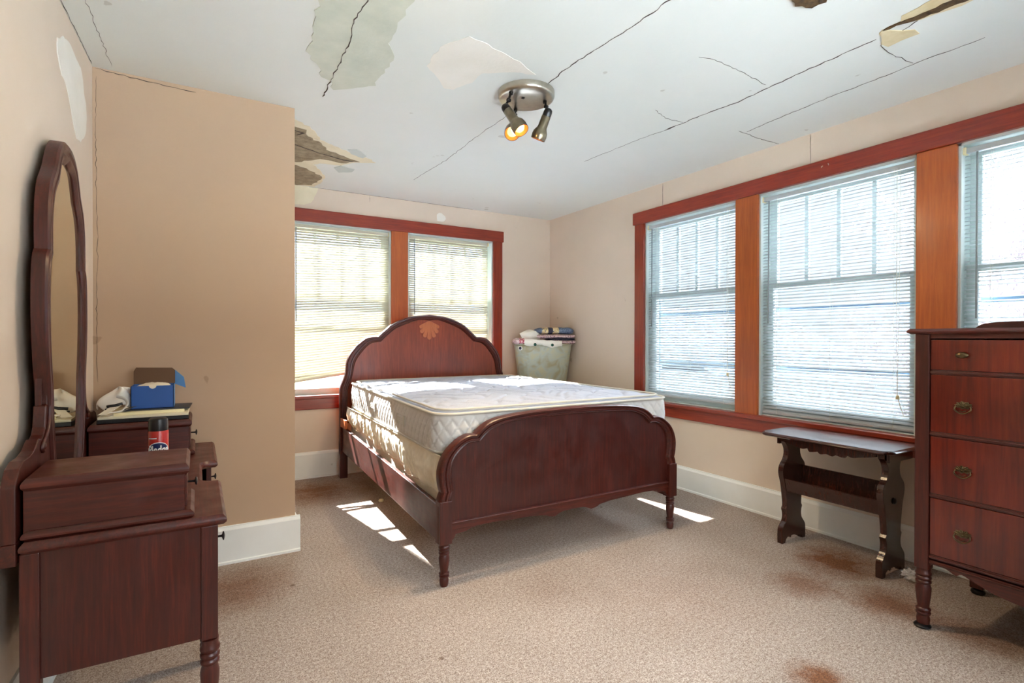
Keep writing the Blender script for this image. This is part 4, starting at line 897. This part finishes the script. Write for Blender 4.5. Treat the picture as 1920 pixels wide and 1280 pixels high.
def roll(x0, x1, yc_, zc, ry, rz, mats, name, label, cat, seed, bend=0, nseg=60, widths=None):
    mb = MB(); nu, nv = 28, nseg
    vs = []; 
    for j in range(nv):
        f = j/(nv-1); x = x0+(x1-x0)*f; e = math.sqrt(max(0.0, 1-abs(2*f-1)**6))*.95+.05
        for i in range(nu):
            a, b = sq(i/nu, ry*e, rz*e, 2.6); k = 1+.10*noise.noise(Vector((f*5, i*.3, seed)))
            vs.append(bp(x, yc_+a*k, zc+b*k+bend*math.sin(f*math.pi)+.004*noise.noise(Vector((f*9, seed, i*.2)))))
    fs = [(j*nu+i, j*nu+(i+1) % nu, (j+1)*nu+(i+1) % nu, (j+1)*nu+i) for j in range(nv-1) for i in range(nu)]
    fs += [tuple(range(nu-1, -1, -1)), tuple((nv-1)*nu+k for k in range(nu))]
    mb.add(vs, fs)
    mi = []
    for fi_, f_ in enumerate(fs):
        j = min(fi_//nu, nv-2)/(nv-1); mi.append(next((w_[1] for w_ in (widths or [(2, 0)]) if j <= w_[0]), 0))
    mb.mi = mi
    return tag(mb.build(name, mats, smooth=60), label, cat, 'quilts in the laundry basket')
q1 = roll(-.235, .240, 0, 1.015, .122, .075, [COMF], 'folded_comforter', 'white comforter filling the inside of the laundry basket', 'bedding', 9)
roll(-.300, -.10, -.02, 1.125, .13, .032, [Q_RED, Q_PINK], 'folded_quilt', 'red and pink patterned quilt end sticking out at the left of the basket', 'quilt', 4, 0, 30, [(.25, 1), (1, 0)])
roll(-.06, .320, -.015, 1.120, .155, .023, [Q_PINK], 'folded_quilt', 'pink floral quilt fold, lowest at the right of the basket', 'quilt', 5, .002)
roll(.02, .310, -.022, 1.148, .150, .009, [Q_NAVY], 'folded_sheet', 'dark navy cloth between the two pink floral folds', 'sheet', 6)
roll(-.09, .315, -.015, 1.173, .155, .022, [Q_PINK], 'folded_quilt', 'pink floral quilt fold directly under the blue quilt', 'quilt', 7, .002)
roll(-.085, .300, -.01, 1.226, .148, .034, [Q_BLUE, Q_CREAM, Q_NAVY], 'folded_quilt', 'blue and cream patchwork quilt folded on top of the pile', 'quilt', 8, .003, 60, [(.15, 0), (.30, 1), (.42, 2), (.56, 1), (1, 0)])
m = MB()
def cf(u, v):
    x = -.225+.19*u; th = -1.1+v*4.0; r_ = .062*math.sin(math.pi*min(1, .12+u*.86))**.6
    return bp(x+.01*math.sin(9*v+3*u), -.075+math.cos(th)*r_*.9*-1, 1.165+math.sin(th)*r_*1.15+.006*noise.noise(Vector((u*6, v*8, 2))))
m.grid(cf, 30, 36); ob = tag(m.build('pillow_case', COMF, smooth=180), 'white cloth curled over the left end of the quilt pile', 'bedding'); so2 = ob.modifiers.new('t', 'SOLIDIFY'); so2.thickness = .010
m = MB()
def cg(u, v):
    x = -.20+.36*u; return bp(x, -.168-.010*math.sin(math.pi*v)-.006*u, 1.150-.02*u-(.058+.010*math.sin(u*11))*v+.005*noise.noise(Vector((u*9, v*3, 4))))
m.grid(cg, 50, 12); m.cur = 1
for u_ in (.28, .74): m.lathe([(.001, 0), (.014, .001), (.001, .002)], bp(-.20+.36*u_, -.186, 1.100-.01*u_), (-vb.x, -vb.y, 0), 10)
ob = tag(m.build('printed_sheet', [COMF, Q_GREEN], smooth=180), 'white sheet with green leaf print spilling over the basket front', 'sheet'); 

# ------------------------------------------------------------------ bits on floor and wall
tag(MB().lathe([(.002, 0), (.016, .002), (.019, .010), (.013, .018), (.002, .020)], (1.120, 3.70, 0), n=20).build('bottle_cap', CREAM, smooth=60), 'small round white cap on the carpet beside the bed rail', 'cap')
m = MB(); m.grid(crump(2.960, 1.215, .022, .050, .035, .020, 11, 20, 12, .8, 3.0), 20, 12, True)
GL2, n_, l_, b_ = new_mat('clear_wrapper'); b_.inputs['Base Color'].default_value = (.9, .9, .9, 1); b_.inputs['Roughness'].default_value = .15; b_.inputs['Alpha'].default_value = .45
tag(m.build('plastic_wrapper', GL2), 'crumpled clear plastic wrapper on the carpet by the table leg', 'wrapper')
tag(MB().tube([(XR-.032, 1.77, 2.172), (XR-.045, 1.77, 2.170), (XR-.055, 1.765, 2.160), (XR-.058, 1.755, 2.168)], .0018, 6).build('nail', NICKEL, smooth=60), 'hooked bent nail in the header board above the widest window', 'nail', 'nails in the header board')
tag(MB().tube([(XR-.032, 1.735, 2.170), (XR-.048, 1.73, 2.176)], .0018, 6).build('nail', NICKEL, smooth=60), 'short straight nail just right of the bent nail in the header board', 'nail', 'nails in the header board')


# ------------------------------------------------------------------ outdoors
BOUNCE_GROUND = paint('bright_bounce_ground', srgb(232, 236, 240), srgb(222, 226, 230), .95, .5, .8, 8)  # unseen near ground whitened to bounce daylight up onto the ceiling
SIDY = paint('yellow_siding', srgb(236, 214, 150), srgb(228, 204, 140), .8, .1, .5); SIDG = paint('pale_siding', srgb(150, 160, 170), srgb(140, 150, 160), .8, .1, .5)
ROOF = paint('grey_shingles', srgb(84, 100, 122), srgb(74, 90, 112), .9, .4, 2, 20); GWIN = plain('dark_window', srgb(120, 130, 140), .2)
struct(MB().box(-24, 34, -30, 36, -3.3, -3.1).build('ground', BOUNCE_GROUND))
struct(MB().box(-160, 200, -150, 200, -3.4, -3.2).build('far_field', paint('far_field_grass', srgb(78, 80, 80), srgb(66, 68, 66), .95, .3, .3, 6)))
def house(label, x0, x1, y0, y1, z1, zr, wallm, axis, wins):
    h = thing('neighbour_house', label, 'house', ((x0+x1)/2, (y0+y1)/2, -3.1)); MB().box(x0, x1, y0, y1, -3.1, z1).build('wall', wallm, h)
    e = .5
    if axis == 'y': pr = [(x0-e, z1-.1), ((x0+x1)/2, zr), (x1+e, z1-.1), (x1+e, z1-.25), ((x0+x1)/2, zr-.2), (x0-e, z1-.25)]; MB().prism(pr, y0-e, y1+e, lambda u, v, d: (u, d, v)).build('roof', ROOF, h); MB().prism([(x0, z1-.2), ((x0+x1)/2, zr-.2), (x1, z1-.2)], y0, y1, lambda u, v, d: (u, d, v)).build('gable', wallm, h)
    else: pr = [(y0-e, z1-.1), ((y0+y1)/2, zr), (y1+e, z1-.1), (y1+e, z1-.25), ((y0+y1)/2, zr-.2), (y0-e, z1-.25)]; MB().prism(pr, x0-e, x1+e, lambda u, v, d: (d, u, v)).build('roof', ROOF, h); MB().prism([(y0, z1-.2), ((y0+y1)/2, zr-.2), (y1, z1-.2)], x0, x1, lambda u, v, d: (d, u, v)).build('gable', wallm, h)
    for a, b, c, d, z, t in wins:
        MB().box(a, b, c, d, z, t).build('window', GWIN, h)
house('yellow neighbouring house seen through the back blinds', .5, 9.0, 11.5, 18, 1.6, 4.0, SIDY, 'x', [(2.2, 3.0, 11.44, 11.5, .1, 1.3), (4.6, 5.4, 11.44, 11.5, .1, 1.3), (6.6, 7.2, 11.44, 11.5, .1, 1.3)])
house('pale neighbouring house with grey gable roof beyond the corner window', 12, 19, 9.5, 16, .4, 2.2, SIDG, 'x', [(11.94, 12, 11, 12, -1.4, -.4)])
house('distant pale house with low grey roof beyond the right windows', 24, 34, -2, 9, .3, 2.0, SIDG, 'y', [])
BARK = plain('grey_bark', srgb(96, 88, 92), .9)
def tree(x, y, hgt, seed, label):
    rnd = random.Random(seed); mb = MB()
    def br(p, d, L, r, lev):
        pts = [p]; dd = d.copy()
        for k in range(3):
            dd = (dd+Vector((rnd.uniform(-.22, .22), rnd.uniform(-.22, .22), rnd.uniform(-.05, .15)))).normalized(); pts.append(pts[-1]+dd*L/3)
        mb.tube(pts, [r, r*.85, r*.7, r*.5], 5 if lev > 1 else 7)
        if lev < 5:
            for k in range(4 if lev else 6):
                f = rnd.uniform(.35, 1); q_ = pts[min(3, int(f*3))]; nd = (dd+Vector((rnd.uniform(-1, 1), rnd.uniform(-1, 1), rnd.uniform(-.3, .7)))*.9).normalized()
                br(q_, nd, L*rnd.uniform(.55, .75), r*.5, lev+1)
    br(Vector((x, y, -3.1)), Vector((0, 0, 1)), hgt*.45, .16, 0)
    tag(mb.build('bare_tree', BARK), label, 'tree', 'bare trees outside')
tree(9.5, 2.6, 9.5, 5, 'leafless tree seen through the blind above the dresser')
tree(14, 5.5, 7, 8, 'leafless tree seen through the widest window')
for o in list(bpy.data.objects):
    if '_org' in o: del o['_org']
